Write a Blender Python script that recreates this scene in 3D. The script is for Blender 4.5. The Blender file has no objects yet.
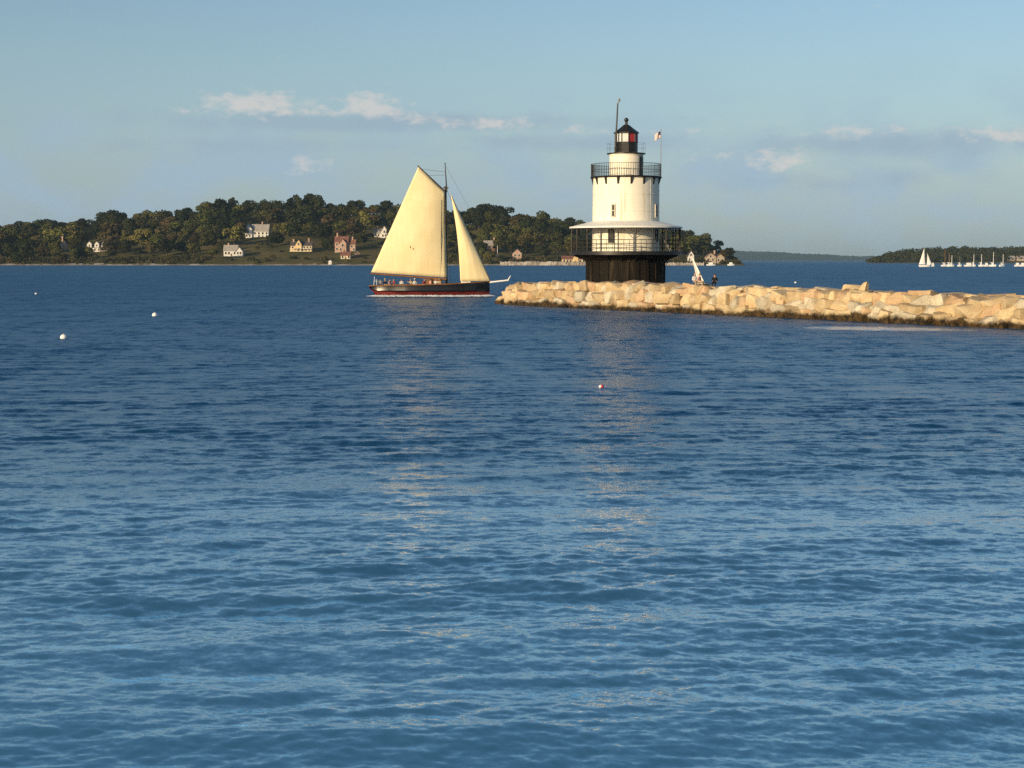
import bpy, bmesh, math, random
import numpy as np
from mathutils import Vector, Matrix, noise as mnoise

# ------------------------------------------------------------------ camera / world / sun
scene = bpy.context.scene
C = scene.collection
R = math.radians
F = 1600.0            # focal length in pixels of a 1024 wide frame
CAMZ = 5.0
PITCH = math.atan(124.0 / F)

cam_d = bpy.data.cameras.new('camera')
cam = bpy.data.objects.new('camera', cam_d); C.objects.link(cam)
cam_d.sensor_width = 36.0
cam_d.lens = F / 1024.0 * 36.0
cam_d.clip_start = 0.5
cam_d.clip_end = 40000
cam.location = (0, 0, CAMZ)
cam.rotation_euler = (math.pi / 2 - PITCH, 0, 0)
scene.camera = cam

SUN_AZ = R(-140)      # compass style, 0 = +Y, negative = towards -X; the sun is behind the camera, to its left
SUN_EL = R(12.5)
sun_dir = Vector((math.sin(SUN_AZ) * math.cos(SUN_EL), math.cos(SUN_AZ) * math.cos(SUN_EL), math.sin(SUN_EL)))
sl = bpy.data.lights.new('sun', 'SUN')
sl.energy = 5.0
sl.angle = R(0.5)
sl.color = (1.0, 0.78, 0.48)
sun = bpy.data.objects.new('sun', sl); C.objects.link(sun)
sun.rotation_euler = (-sun_dir).to_track_quat('-Z', 'Y').to_euler()
sun.location = sun_dir * 200

scene.view_settings.view_transform = 'Standard'
scene.view_settings.look = 'None'
scene.view_settings.gamma = 1
scene.view_settings.exposure = 0.0
scene.view_settings.use_curve_mapping = False
scene.render.engine = 'CYCLES'
scene.cycles.use_denoising = False
scene.cycles.max_bounces = 6
scene.cycles.volume_bounces = 1
scene.cycles.sample_clamp_indirect = 6

world = bpy.data.worlds.new('World'); scene.world = world
world.use_nodes = True
nt = world.node_tree; nt.nodes.clear()
def N(tree, typ, **kw):
    n = tree.nodes.new(typ)
    for k, v in kw.items(): setattr(n, k, v)
    return n
def setin(n, i, v): n.inputs[i].default_value = v
class G:
    """small arithmetic helper over shader nodes"""
    def __init__(s, tree): s.t = tree
    def m(s, op, a, b=None, c=None, clamp=False):
        n = N(s.t, 'ShaderNodeMath', operation=op); n.use_clamp = clamp
        for i, v in enumerate((a, b, c)):
            if v is None: continue
            if isinstance(v, (int, float)): n.inputs[i].default_value = v
            else: s.t.links.new(v, n.inputs[i])
        return n.outputs[0]
    def mr(s, v, a, b, c, d):
        n = N(s.t, 'ShaderNodeMapRange', interpolation_type='SMOOTHSTEP')
        s.t.links.new(v, n.inputs['Value'])
        for k, x in zip(('From Min', 'From Max', 'To Min', 'To Max'), (a, b, c, d)): n.inputs[k].default_value = x
        return n.outputs['Result']
    def noise(s, vec, scale, detail=3, rough=0.5, out='Fac'):
        n = N(s.t, 'ShaderNodeTexNoise'); n.inputs['Scale'].default_value = scale
        n.inputs['Detail'].default_value = detail; n.inputs['Roughness'].default_value = rough
        if vec is not None: s.t.links.new(vec, n.inputs['Vector'])
        return n.outputs[out]
    def mix(s, fac, a, b, mode='MIX'):
        n = N(s.t, 'ShaderNodeMix', data_type='RGBA', blend_type=mode)
        for sock, v in ((n.inputs[0], fac), (n.inputs[6], a), (n.inputs[7], b)):
            if isinstance(v, (int, float)): sock.default_value = v
            elif isinstance(v, tuple): sock.default_value = (*v[:3], 1)
            else: s.t.links.new(v, sock)
        return n.outputs[2]
g = G(nt)
sky = N(nt, 'ShaderNodeTexSky', sky_type='NISHITA', sun_disc=False)
sky.sun_elevation = SUN_EL
sky.sun_rotation = SUN_AZ
sky.altitude = 0; sky.air_density = 1.0; sky.dust_density = 1.2; sky.ozone_density = 2.4
SKY_STRENGTH = 0.132
bg = N(nt, 'ShaderNodeBackground'); setin(bg, 'Strength', SKY_STRENGTH)
# clouds: a low bank of small cumulus, given by compass direction and elevation
tc = N(nt, 'ShaderNodeTexCoord')
sep = N(nt, 'ShaderNodeSeparateXYZ'); nt.links.new(tc.outputs['Generated'], sep.inputs[0])
az = g.m('ARCTAN2', sep.outputs[0], sep.outputs[1])
el = g.m('ARCSINE', sep.outputs[2])
cv = N(nt, 'ShaderNodeCombineXYZ')
nt.links.new(g.m('MULTIPLY', az, 44.0), cv.inputs[0]); nt.links.new(g.m('MULTIPLY', el, 80.0), cv.inputs[1])
cn = g.noise(cv.outputs[0], 2.0, 8, 0.62)
cn2 = g.noise(cv.outputs[0], 0.35, 4, 0.5)
dens = None
for (px, py, wx, wy, amp) in [(258, 110, 56, 13, 1.1), (300, 116, 90, 8, .75), (372, 111, 34, 14, 1.1), (215, 118, 40, 6, .55), (420, 122, 40, 9, .75),
                              (490, 128, 60, 9, .75), (312, 168, 30, 12, .72), (580, 133, 45, 7, .5), (775, 166, 42, 14, .85),
                              (700, 162, 40, 10, .45), (850, 138, 70, 9, .66), (985, 143, 55, 10, .85), (1010, 175, 40, 9, .45),
                              (-120, 120, 90, 10, .7), (1180, 150, 90, 10, .7), (825, 22, 40, 5, .35), (690, 135, 60, 6, .42)]:
    a0, e0 = (px - 512) / F, (262 - py) / F
    dx = g.m('DIVIDE', g.m('SUBTRACT', az, a0), wx / F)
    dy = g.m('DIVIDE', g.m('SUBTRACT', el, e0), wy / F)
    e = g.m('EXPONENT', g.m('MULTIPLY', g.m('ADD', g.m('MULTIPLY', dx, dx), g.m('MULTIPLY', dy, dy)), -1.0))
    e = g.m('MULTIPLY', e, amp)
    dens = e if dens is None else g.m('MAXIMUM', dens, e)
puff = g.mr(g.m('ADD', dens, g.m('MULTIPLY', g.m('SUBTRACT', cn, 0.5), 2.3)), 0.30, 1.15, 0.0, 0.78)
band = g.m('EXPONENT', g.m('MULTIPLY', g.m('POWER', g.m('DIVIDE', g.m('SUBTRACT', el, 0.045), 0.062), 2.0), -1.0))
veil = g.m('MULTIPLY', g.mr(cn2, 0.35, 0.68, 0.50, 0.92), band)
CLOUD_LIT = (5.0, 4.8, 4.6); CLOUD_VEIL = (2.60, 3.62, 4.55)
c1 = g.mix(veil, sky.outputs[0], CLOUD_VEIL)
bank = None          # long soft grey-blue cloud banks
for (px, py, wx, wy, amp) in [(370, 127, 230, 11, 1.0), (560, 146, 160, 12, .7), (900, 150, 190, 14, .9), (300, 150, 200, 12, .5), (820, 186, 160, 12, .55), (-150, 130, 200, 12, .8), (1250, 150, 160, 14, .8)]:
    a0, e0 = (px - 512) / F, (262 - py) / F
    dx = g.m('DIVIDE', g.m('SUBTRACT', az, a0), wx / F)
    dy = g.m('DIVIDE', g.m('SUBTRACT', el, e0), wy / F)
    e = g.m('MULTIPLY', g.m('EXPONENT', g.m('MULTIPLY', g.m('ADD', g.m('MULTIPLY', dx, dx), g.m('MULTIPLY', dy, dy)), -1.0)), amp)
    bank = e if bank is None else g.m('MAXIMUM', bank, e)
cn3 = g.noise(cv.outputs[0], 0.8, 6, 0.6)
bankf = g.mr(g.m('ADD', bank, g.m('MULTIPLY', g.m('SUBTRACT', cn3, 0.5), 1.3)), 0.10, 1.00, 0.0, 0.66)
c1 = g.mix(bankf, c1, (2.35, 3.15, 3.95))
c2 = g.mix(puff, c1, CLOUD_LIT)
nt.links.new(c2, bg.inputs['Color'])
wo = N(nt, 'ShaderNodeOutputWorld'); nt.links.new(bg.outputs[0], wo.inputs['Surface'])

# ------------------------------------------------------------------ helpers
RIGHT = Vector((1, 0, 0)); FWD = Vector((0, math.cos(PITCH), -math.sin(PITCH))); UP = Vector((0, math.sin(PITCH), math.cos(PITCH)))
CAM = Vector((0, 0, CAMZ))
def P(px, py, D):
    """point at distance D (along +Y) seen at that pixel of the photograph"""
    d = FWD + RIGHT * ((px - 512) / F) + UP * ((384 - py) / F)
    return CAM + d * (D / d.y)
def on_water(px, py):
    d = FWD + RIGHT * ((px - 512) / F) + UP * ((384 - py) / F)
    return CAM + d * (-CAMZ / d.z)

def tag(o, label=None, cat=None, group=None, kind=None):
    if label: o['label'] = label
    if cat: o['category'] = cat
    if group: o['group'] = group
    if kind: o['kind'] = kind
    return o
def empty(name, loc, rz=0.0):
    o = bpy.data.objects.new(name, None); C.objects.link(o)
    o.empty_display_size = 0.3
    o.location = loc; o.rotation_euler = (0, 0, rz)
    return o

class MB:
    def __init__(s): s.v = []; s.f = []; s.mi = []; s.cur = 0
    def add(s, vs, fs):
        b = len(s.v); s.v += [tuple(v) for v in vs]
        for f in fs: s.f.append([i + b for i in f]); s.mi.append(s.cur)
    def box(s, c, d, rz=0.0):
        x, y, z = d[0] / 2, d[1] / 2, d[2] / 2
        ca, sa = math.cos(rz), math.sin(rz)
        vs = []
        for sx, sy, sz in ((-1,-1,-1),(1,-1,-1),(1,1,-1),(-1,1,-1),(-1,-1,1),(1,-1,1),(1,1,1),(-1,1,1)):
            X, Y = sx * x, sy * y
            vs.append((c[0] + X * ca - Y * sa, c[1] + X * sa + Y * ca, c[2] + sz * z))
        s.add(vs, [(0,3,2,1),(4,5,6,7),(0,1,5,4),(1,2,6,5),(2,3,7,6),(3,0,4,7)])
    def tube(s, a, b, r0, r1=None, n=8, caps=True):
        r1 = r0 if r1 is None else r1
        a, b = Vector(a), Vector(b); d = (b - a).normalized()
        u = d.orthogonal().normalized(); w = d.cross(u)
        vs = []
        for p, r in ((a, r0), (b, r1)):
            for i in range(n):
                t = 2 * math.pi * i / n
                vs.append(p + (u * math.cos(t) + w * math.sin(t)) * r)
        fs = [(i, (i + 1) % n, n + (i + 1) % n, n + i) for i in range(n)]
        if caps: fs += [tuple(range(n - 1, -1, -1)), tuple(range(n, 2 * n))]
        s.add(vs, fs)
    def polytube(s, pts, r, n=6):
        for a, b in zip(pts[:-1], pts[1:]): s.tube(a, b, r, r, n)
    def lathe(s, prof, n=48, a0=0.0, a1=2 * math.pi, center=(0, 0)):
        full = abs(a1 - a0 - 2 * math.pi) < 1e-6
        m = n if full else n + 1
        vs = []
        for (r, z) in prof:
            for i in range(m):
                t = a0 + (a1 - a0) * i / n
                vs.append((center[0] + r * math.sin(t), center[1] - r * math.cos(t), z))
        fs = []
        for k in range(len(prof) - 1):
            for i in range(n):
                j = (i + 1) % m
                fs.append((k * m + i, k * m + j, (k + 1) * m + j, (k + 1) * m + i))
        s.add(vs, fs)
    def ring_tube(s, R_, z, r, n=64, m=6, a0=0.0, a1=2 * math.pi):
        prof = [(R_ + r * math.cos(2 * math.pi * k / m), z + r * math.sin(2 * math.pi * k / m)) for k in range(m + 1)]
        s.lathe(prof, n, a0, a1)
    def ball(s, c, r, n=12, m=8, sz=1.0):
        vs = [(c[0], c[1], c[2] - r * sz)]
        for k in range(1, m):
            ph = math.pi * k / m - math.pi / 2
            for i in range(n):
                t = 2 * math.pi * i / n
                vs.append((c[0] + r * math.cos(ph) * math.cos(t), c[1] + r * math.cos(ph) * math.sin(t), c[2] + r * sz * math.sin(ph)))
        vs.append((c[0], c[1], c[2] + r * sz)); L = len(vs) - 1
        fs = [(0, 1 + (i + 1) % n, 1 + i) for i in range(n)]
        for k in range(m - 2):
            for i in range(n):
                fs.append((1 + k * n + i, 1 + k * n + (i + 1) % n, 1 + (k + 1) * n + (i + 1) % n, 1 + (k + 1) * n + i))
        fs += [(L, 1 + (m - 2) * n + i, 1 + (m - 2) * n + (i + 1) % n) for i in range(n)]
        s.add(vs, fs)
    def mesh(s, name, mats, smooth=None):
        me = bpy.data.meshes.new(name)
        me.from_pydata(s.v, [], s.f)
        for m in (mats if isinstance(mats, (list, tuple)) else [mats]): me.materials.append(m)
        if any(s.mi): me.polygons.foreach_set('material_index', s.mi)
        bm = bmesh.new(); bm.from_mesh(me); bmesh.ops.recalc_face_normals(bm, faces=bm.faces); bm.to_mesh(me); bm.free()
        if smooth is not None:
            me.polygons.foreach_set('use_smooth', [True] * len(me.polygons))
            if smooth < 179: me.set_sharp_from_angle(angle=R(smooth))
        me.update()
        return me
    def build(s, name, mats, parent=None, smooth=None, label=None):
        o = bpy.data.objects.new(name, s.mesh(name, mats, smooth)); C.objects.link(o)
        if parent is not None: o.parent = parent
        if label: o['label'] = label
        return o

def mat(name, col, rough=0.6, var=0.25, scale=1.0, detail=4, spec=0.3, col2=None, metallic=0.0, bump=0.0, stretch=(1, 1, 1), rnd=0.0, coat=0.0):
    m = bpy.data.materials.new(name); m.use_nodes = True
    t = m.node_tree; bs = t.nodes['Principled BSDF']; h = G(t)
    tcn = N(t, 'ShaderNodeTexCoord'); mp = N(t, 'ShaderNodeMapping'); mp.inputs['Scale'].default_value = stretch
    t.links.new(tcn.outputs['Object'], mp.inputs[0])
    nf = h.noise(mp.outputs[0], scale, detail, 0.6)
    c2 = col2 or tuple(c * (1 - var) for c in col)
    lo = h.mr(nf, 0.35, 0.65, 0, 1)
    base = h.mix(lo, c2, col)
    if rnd:
        oi = N(t, 'ShaderNodeObjectInfo')
        hs = N(t, 'ShaderNodeHueSaturation'); t.links.new(base, hs.inputs['Color'])
        t.links.new(h.m('ADD', h.m('MULTIPLY', oi.outputs['Random'], rnd * 2), 1 - rnd), hs.inputs['Value'])
        r2 = h.m('FRACT', h.m('MULTIPLY', oi.outputs['Random'], 37.7))
        t.links.new(h.m('ADD', h.m('MULTIPLY', r2, rnd * 0.10), 0.5 - rnd * 0.05), hs.inputs['Hue'])
        base = hs.outputs[0]
    t.links.new(base, bs.inputs['Base Color'])
    bs.inputs['Roughness'].default_value = rough
    bs.inputs['Specular IOR Level'].default_value = spec
    bs.inputs['Metallic'].default_value = metallic
    bs.inputs['Coat Weight'].default_value = coat
    if bump:
        b = N(t, 'ShaderNodeBump'); b.inputs['Strength'].default_value = bump; b.inputs['Distance'].default_value = 0.05
        t.links.new(nf, b.inputs['Height']); t.links.new(b.outputs[0], bs.inputs['Normal'])
    return m

M = {}
M['black_iron'] = mat('black_iron', (.018, .017, .016), .45, .4, 1.5, spec=.4)
M['dark_rail'] = mat('dark_rail', (.035, .03, .028), .5, .4, 1.5)
M['white_roof'] = mat('white_roof', (.80, .78, .72), .55, .12, .6)
M['deck_wood'] = mat('deck_wood', (.16, .13, .10), .8, .3, 2.0)
M['glass_dark'] = mat('glass_dark', (.02, .022, .025), .12, .2, 1.0, spec=.5)
M['window_frame'] = mat('window_frame', (.55, .50, .40), .5, .2, 3.0)
M['red_glass'] = mat('red_glass', (.42, .025, .02), .22, .25, 1.2, spec=.5)
M['pale_curtain'] = mat('pale_curtain', (.62, .63, .62), .5, .15, 1.5)
M['steel'] = mat('steel', (.20, .20, .20), .4, .3, 4)
M['hull_black'] = mat('hull_black', (.012, .012, .015), .28, .3, .8, spec=.4, coat=.15)
M['hull_red'] = mat('hull_red', (.16, .022, .018), .45, .3, .8)
M['varnish'] = mat('varnish', (.28, .13, .05), .35, .4, 1.0, stretch=(1, 1, 8))
M['spar_dark'] = mat('spar_dark', (.045, .032, .022), .5, .4, 2.0)
M['white_paint'] = mat('white_paint', (.80, .79, .76), .4, .1, 1.0)
M['rope'] = mat('rope', (.10, .085, .06), .9, .3, 4)
M['skin'] = mat('skin', (.50, .30, .22), .55, .15, 6)
M['buoy_white'] = mat('buoy_white', (.82, .82, .80), .35, .1, 2)
M['buoy_red'] = mat('buoy_red', (.62, .05, .06), .35, .2, 2)
M['foam'] = mat('foam', (.78, .80, .82), .8, .2, 2)
M['trunk'] = mat('trunk', (.075, .055, .04), .9, .4, .6, stretch=(1, 1, .2))

def tower_material():
    m = bpy.data.materials.new('white_tower_plate'); m.use_nodes = True
    t = m.node_tree; bs = t.nodes['Principled BSDF']; h = G(t)
    tcn = N(t, 'ShaderNodeTexCoord')
    mp = N(t, 'ShaderNodeMapping'); mp.inputs['Scale'].default_value = (1.6, 1.6, .10); t.links.new(tcn.outputs['Object'], mp.inputs[0])
    streak = h.mr(h.noise(mp.outputs[0], 1.5, 5, .62), .53, .72, 0, .55)
    blot = h.mr(h.noise(tcn.outputs['Object'], .9, 5, .6), .5, .75, 0, .18)
    base = h.mix(streak, (.81, .76, .63), (.50, .36, .20))
    base = h.mix(blot, base, (.62, .55, .42))
    t.links.new(base, bs.inputs['Base Color']); bs.inputs['Roughness'].default_value = .55
    bs.inputs['Specular IOR Level'].default_value = .25
    b = N(t, 'ShaderNodeBump'); b.inputs['Strength'].default_value = .15; b.inputs['Distance'].default_value = .05
    t.links.new(h.noise(tcn.outputs['Object'], 2.2, 3, .5), b.inputs['Height']); t.links.new(b.outputs[0], bs.inputs['Normal'])
    return m
M['tower'] = tower_material()
def caisson_material():
    m = bpy.data.materials.new('rusty_black_iron'); m.use_nodes = True
    t = m.node_tree; bs = t.nodes['Principled BSDF']; h = G(t)
    tcn = N(t, 'ShaderNodeTexCoord')
    mp = N(t, 'ShaderNodeMapping'); mp.inputs['Scale'].default_value = (1.2, 1.2, .12); t.links.new(tcn.outputs['Object'], mp.inputs[0])
    streak = h.mr(h.noise(mp.outputs[0], 1.3, 5, .65), .50, .72, 0, .8)
    spots = h.mr(h.noise(tcn.outputs['Object'], 1.4, 6, .7), .60, .72, 0, .7)
    base = h.mix(streak, (.013, .011, .009), (.062, .046, .030))
    base = h.mix(spots, base, (.085, .055, .032))
    t.links.new(base, bs.inputs['Base Color']); bs.inputs['Roughness'].default_value = .7
    bs.inputs['Specular IOR Level'].default_value = .06
    return m
M['caisson'] = caisson_material()
def sail_material():
    m = bpy.data.materials.new('cream_sailcloth'); m.use_nodes = True
    t = m.node_tree; bs = t.nodes['Principled BSDF']; h = G(t)
    tcn = N(t, 'ShaderNodeTexCoord')
    sp = N(t, 'ShaderNodeSeparateXYZ'); t.links.new(tcn.outputs['Object'], sp.inputs[0])
    fr = h.m('FRACT', h.m('MULTIPLY', h.m('ADD', sp.outputs[0], h.m('MULTIPLY', sp.outputs[2], .06)), 1.25))
    seam = h.m('MULTIPLY', h.m('LESS_THAN', fr, .06), .22)
    nn = h.mr(h.noise(tcn.outputs['Object'], .35, 4, .55), .35, .7, 0, 1)
    base = h.mix(nn, (.78, .64, .36), (.83, .70, .42))
    base = h.mix(seam, base, (.50, .38, .20))
    t.links.new(base, bs.inputs['Base Color']); bs.inputs['Roughness'].default_value = .85; bs.inputs['Specular IOR Level'].default_value = .1
    return m
M['sail'] = sail_material()
M['sail_white'] = mat('white_sailcloth', (.82, .80, .74), .8, .06, .5, spec=.1)

def rock_material(name, c1, c2):
    m = bpy.data.materials.new(name); m.use_nodes = True
    t = m.node_tree; bs = t.nodes['Principled BSDF']; h = G(t)
    tcn = N(t, 'ShaderNodeTexCoord'); geo = N(t, 'ShaderNodeNewGeometry')
    oi = N(t, 'ShaderNodeObjectInfo')
    n1 = h.mr(h.noise(tcn.outputs['Object'], 1.2, 5, .6), .35, .65, 0, 1)
    n2 = h.mr(h.noise(geo.outputs['Position'], 6, 5, .7), .35, .7, 0, .35)
    base = h.mix(n1, c1, c2)
    base = h.mix(n2, base, (.17, .13, .10))
    n3 = h.mr(h.noise(geo.outputs['Position'], .45, 5, .65), .52, .72, 0, .25)
    base = h.mix(n3, base, (.30, .185, .085))
    hs = N(t, 'ShaderNodeHueSaturation'); t.links.new(base, hs.inputs['Color'])
    t.links.new(h.m('ADD', h.m('MULTIPLY', oi.outputs['Random'], .40), .86), hs.inputs['Value'])
    # weed and wet stone up to the tide mark
    sp = N(t, 'ShaderNodeSeparateXYZ'); t.links.new(geo.outputs['Position'], sp.inputs[0])
    wn = h.noise(geo.outputs['Position'], .38, 6, .68)
    lvl = h.m('SUBTRACT', sp.outputs[2], h.m('MULTIPLY', h.m('SUBTRACT', wn, .5), 1.7))
    tide = h.mr(lvl, .30, .72, 1.0, 0.0)
    wcol = h.mix(h.mr(h.noise(geo.outputs['Position'], 2.5, 4, .6), .4, .6, 0, 1), (.018, .014, .008), (.070, .042, .016))
    base = h.mix(tide, hs.outputs[0], wcol)
    t.links.new(base, bs.inputs['Base Color'])
    bs.inputs['Roughness'].default_value = .85; bs.inputs['Specular IOR Level'].default_value = .2
    b = N(t, 'ShaderNodeBump'); b.inputs['Strength'].default_value = .55; b.inputs['Distance'].default_value = .10
    t.links.new(h.noise(geo.outputs['Position'], 1.7, 7, .70), b.inputs['Height']); t.links.new(b.outputs[0], bs.inputs['Normal'])
    return m
ROCKM = {'tan': rock_material('tan_granite', (.43, .315, .175), (.55, .43, .255)),
         'pinkish': rock_material('pink_granite', (.45, .29, .16), (.54, .385, .235)),
         'pale grey': rock_material('grey_granite', (.39, .345, .25), (.54, .48, .36))}

# ------------------------------------------------------------------ water
def build_water():
    rng = np.random.default_rng(4)
    rl = list(np.geomspace(5.0, 14.0, 50))          # rows of the sheet, finer near the viewer, out to the horizon
    while rl[-1] < 11100:
        q = rl[-1]; rl.append(q + (.0017 if q < 34 else .0025) * q * max(1.0, q / 330.0))
    r = np.array(rl)
    a_d = np.deg2rad(np.arange(-20.5, 20.51, 0.08))
    a_s = np.deg2rad(np.geomspace(21.2, 95, 34))
    a = np.concatenate([-a_s[::-1], a_d, a_s])
    RR, AA = np.meshgrid(r, a, indexing='ij')
    X = RR * np.sin(AA); Y = RR * np.cos(AA)
    dr = np.gradient(r)[:, None]; da = np.gradient(a)[None, :]
    Z = np.zeros_like(X)
    miss = np.zeros_like(X); tot = 0
    gust = np.zeros_like(X)          # wind patches: quieter and livelier water
    for lamx, lamy, am in ((90, 34, .25), (47, 17, .22), (26, 9, .20), (13, 5.5, .15)):
        for q in range(3):
            gust += am * .8 * np.sin(2 * np.pi * (X / lamx * rng.uniform(.7, 1.3) + Y / lamy * rng.uniform(.7, 1.3) * rng.choice((-1, 1))) + rng.uniform(0, 6.28))
    gust = np.clip(1.0 + .75 * gust, .45, 1.7)
    nwave = 170
    main = R(-83)      # travel direction of the waves: towards the camera, slightly from the left
    for i in range(nwave):
        lam = math.exp(rng.uniform(math.log(.11), math.log(5.0)))
        th = main + rng.normal(0, .66 if lam < .8 else (.40 if lam < 1.6 else .24))
        k = 2 * math.pi / lam
        slope = .0160 * (1.0 if lam < .75 else (.75 / lam) ** .62)
        amp = slope / k
        kx, ky = k * math.cos(th), k * math.sin(th)
        # phase advance per grid cell decides whether the mesh can carry this wave
        pr = np.abs(kx * np.sin(AA) + ky * np.cos(AA)) * dr
        pa = np.abs(kx * np.cos(AA) - ky * np.sin(AA)) * RR * da
        ph = np.maximum(pr, pa)
        w = np.clip((1.9 - ph) / 0.9, 0, 1)
        p = kx * X + ky * Y + rng.uniform(0, 6.28) + 0.9 * np.sin(.13 * X + rng.uniform(0, 6)) + .8 * np.sin(.11 * Y + .05 * X + rng.uniform(0, 6))
        s_ = np.sin(p)
        Z += w * amp * (s_ + .22 * np.cos(2 * p)) * (gust if lam < 2.0 else 1.0)
        miss += (1 - w * w) * slope * slope; tot += slope * slope
    miss = np.sqrt(miss / tot)
    # wind patches: quieter and livelier water
    n0, n1 = X.shape
    verts = np.stack([X, Y, Z], -1).reshape(-1, 3)
    idx = np.arange(n0 * n1).reshape(n0, n1)
    q = np.stack([idx[:-1, :-1], idx[:-1, 1:], idx[1:, 1:], idx[1:, :-1]], -1).reshape(-1, 4)[:, ::-1]
    me = bpy.data.meshes.new('water')
    me.vertices.add(len(verts)); me.vertices.foreach_set('co', verts.astype(np.float32).ravel())
    me.loops.add(q.size); me.loops.foreach_set('vertex_index', q.astype(np.int32).ravel())
    me.polygons.add(len(q)); me.polygons.foreach_set('loop_start', np.arange(0, q.size, 4, dtype=np.int32))
    me.polygons.foreach_set('loop_total', np.full(len(q), 4, np.int32))
    me.update(calc_edges=True); me.validate()
    me.polygons.foreach_set('use_smooth', np.ones(len(q), bool))
    at = me.attributes.new('chop', 'FLOAT', 'POINT'); at.data.foreach_set('value', miss.astype(np.float32).ravel())
    if me.polygons[0].normal.z < 0: me.flip_normals()
    o = bpy.data.objects.new('water', me); C.objects.link(o); o['kind'] = 'structure'
    m = bpy.data.materials.new('sea_water'); m.use_nodes = True
    t = m.node_tree; bs = t.nodes['Principled BSDF']; h = G(t)
    geo = N(t, 'ShaderNodeNewGeometry')
    mp = N(t, 'ShaderNodeMapping'); mp.inputs['Scale'].default_value = (.75, 1.0, 1.0); mp.inputs['Rotation'].default_value = (0, 0, R(5))
    t.links.new(geo.outputs['Position'], mp.inputs[0])
    atn = N(t, 'ShaderNodeAttribute', attribute_name='chop')
    patch = h.mr(h.noise(mp.outputs[0], .035, 3, .5), .32, .68, .72, 1.25)
    def slope(scale, amp, detail, roughn=.55):
        n = h.noise(mp.outputs[0], scale, detail, roughn, out='Color')
        v = N(t, 'ShaderNodeVectorMath', operation='SUBTRACT'); t.links.new(n, v.inputs[0]); v.inputs[1].default_value = (.5, .5, .5)
        w = N(t, 'ShaderNodeVectorMath', operation='SCALE'); t.links.new(v.outputs[0], w.inputs[0])
        if isinstance(amp, float): w.inputs['Scale'].default_value = amp
        else: t.links.new(amp, w.inputs['Scale'])
        return w.outputs[0]
    def vadd(a_, b_):
        v = N(t, 'ShaderNodeVectorMath', operation='ADD'); t.links.new(a_, v.inputs[0]); t.links.new(b_, v.inputs[1]); return v.outputs[0]
    chop = atn.outputs['Fac']
    s = vadd(slope(7.0, .42, 2), slope(22.0, .22, 1))
    s = vadd(s, slope(1.8, h.m('MULTIPLY', chop, .80), 3))
    for (wx, wy, rot, amp_) in ((3.6, .60, 3, .25), (1.5, .22, -4, .35), (.55, .075, 2, .40)):
        mw = N(t, 'ShaderNodeMapping'); mw.inputs['Scale'].default_value = (wx, wy, 1.0); mw.inputs['Rotation'].default_value = (0, 0, R(rot)); t.links.new(geo.outputs['Position'], mw.inputs[0])
        nw = h.noise(mw.outputs[0], 1.0, 3, .6, out='Color')
        vw = N(t, 'ShaderNodeVectorMath', operation='SUBTRACT'); t.links.new(nw, vw.inputs[0]); vw.inputs[1].default_value = (.5, .5, .5)
        ww = N(t, 'ShaderNodeVectorMath', operation='SCALE'); t.links.new(vw.outputs[0], ww.inputs[0]); t.links.new(h.m('MULTIPLY', h.m('POWER', chop, 1.5 if wx > 3 else 2.5), amp_), ww.inputs['Scale'])
        s = vadd(s, ww.outputs[0])
    s = vadd(s, slope(.16, h.m('MULTIPLY', h.m('POWER', chop, 2.0), .35), 2))
    # slick: smoother strip below the right breakwater, its pale sky sheen mixed into the body colour
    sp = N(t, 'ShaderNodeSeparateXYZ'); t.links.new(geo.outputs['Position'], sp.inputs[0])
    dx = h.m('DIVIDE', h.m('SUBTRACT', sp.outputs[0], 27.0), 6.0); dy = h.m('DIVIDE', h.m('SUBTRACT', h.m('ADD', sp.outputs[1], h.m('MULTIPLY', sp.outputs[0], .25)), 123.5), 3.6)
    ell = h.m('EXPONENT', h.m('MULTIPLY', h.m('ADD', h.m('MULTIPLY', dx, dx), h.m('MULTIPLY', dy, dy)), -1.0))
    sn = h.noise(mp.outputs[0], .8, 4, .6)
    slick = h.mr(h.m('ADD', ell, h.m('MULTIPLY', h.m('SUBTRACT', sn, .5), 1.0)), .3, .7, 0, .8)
    ampf = h.m('MULTIPLY', patch, h.m('SUBTRACT', 1.0, slick))
    sc = N(t, 'ShaderNodeVectorMath', operation='SCALE'); t.links.new(s, sc.inputs[0]); t.links.new(ampf, sc.inputs['Scale'])
    fl = N(t, 'ShaderNodeVectorMath', operation='MULTIPLY'); t.links.new(sc.outputs[0], fl.inputs[0]); fl.inputs[1].default_value = (1, 1, 0)
    nn = N(t, 'ShaderNodeVectorMath', operation='NORMALIZE'); t.links.new(vadd(geo.outputs['Normal'], fl.outputs[0]), nn.inputs[0])
    t.links.new(nn.outputs[0], bs.inputs['Normal'])
    cvar = h.mr(h.noise(mp.outputs[0], .02, 3, .5), .35, .65, 0, 1)
    # near water coloured paler in place of the sky it mirrors, darker farther out
    dist = h.m('ADD', sp.outputs[1], h.m('MULTIPLY', h.m('SUBTRACT', h.noise(mp.outputs[0], .10, 3, .5), .5), 14.0))
    near_sheen = h.mr(dist, 14.0, 56.0, 1.0, 0.0)
    # light coming back up out of the water does not follow the ripples, so the body colour is a level diffuse layer under the mirror
    df = N(t, 'ShaderNodeBsdfDiffuse'); t.links.new(h.mix(h.m('MULTIPLY', slick, .55), h.mix(near_sheen, h.mix(cvar, WATER_A, WATER_B), WATER_NEAR_SHEEN), (.40, .47, .52)), df.inputs['Color'])
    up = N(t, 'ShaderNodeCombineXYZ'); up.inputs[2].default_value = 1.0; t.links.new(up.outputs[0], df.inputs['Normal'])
    bs.inputs['Base Color'].default_value = (0, 0, 0, 1)
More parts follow.
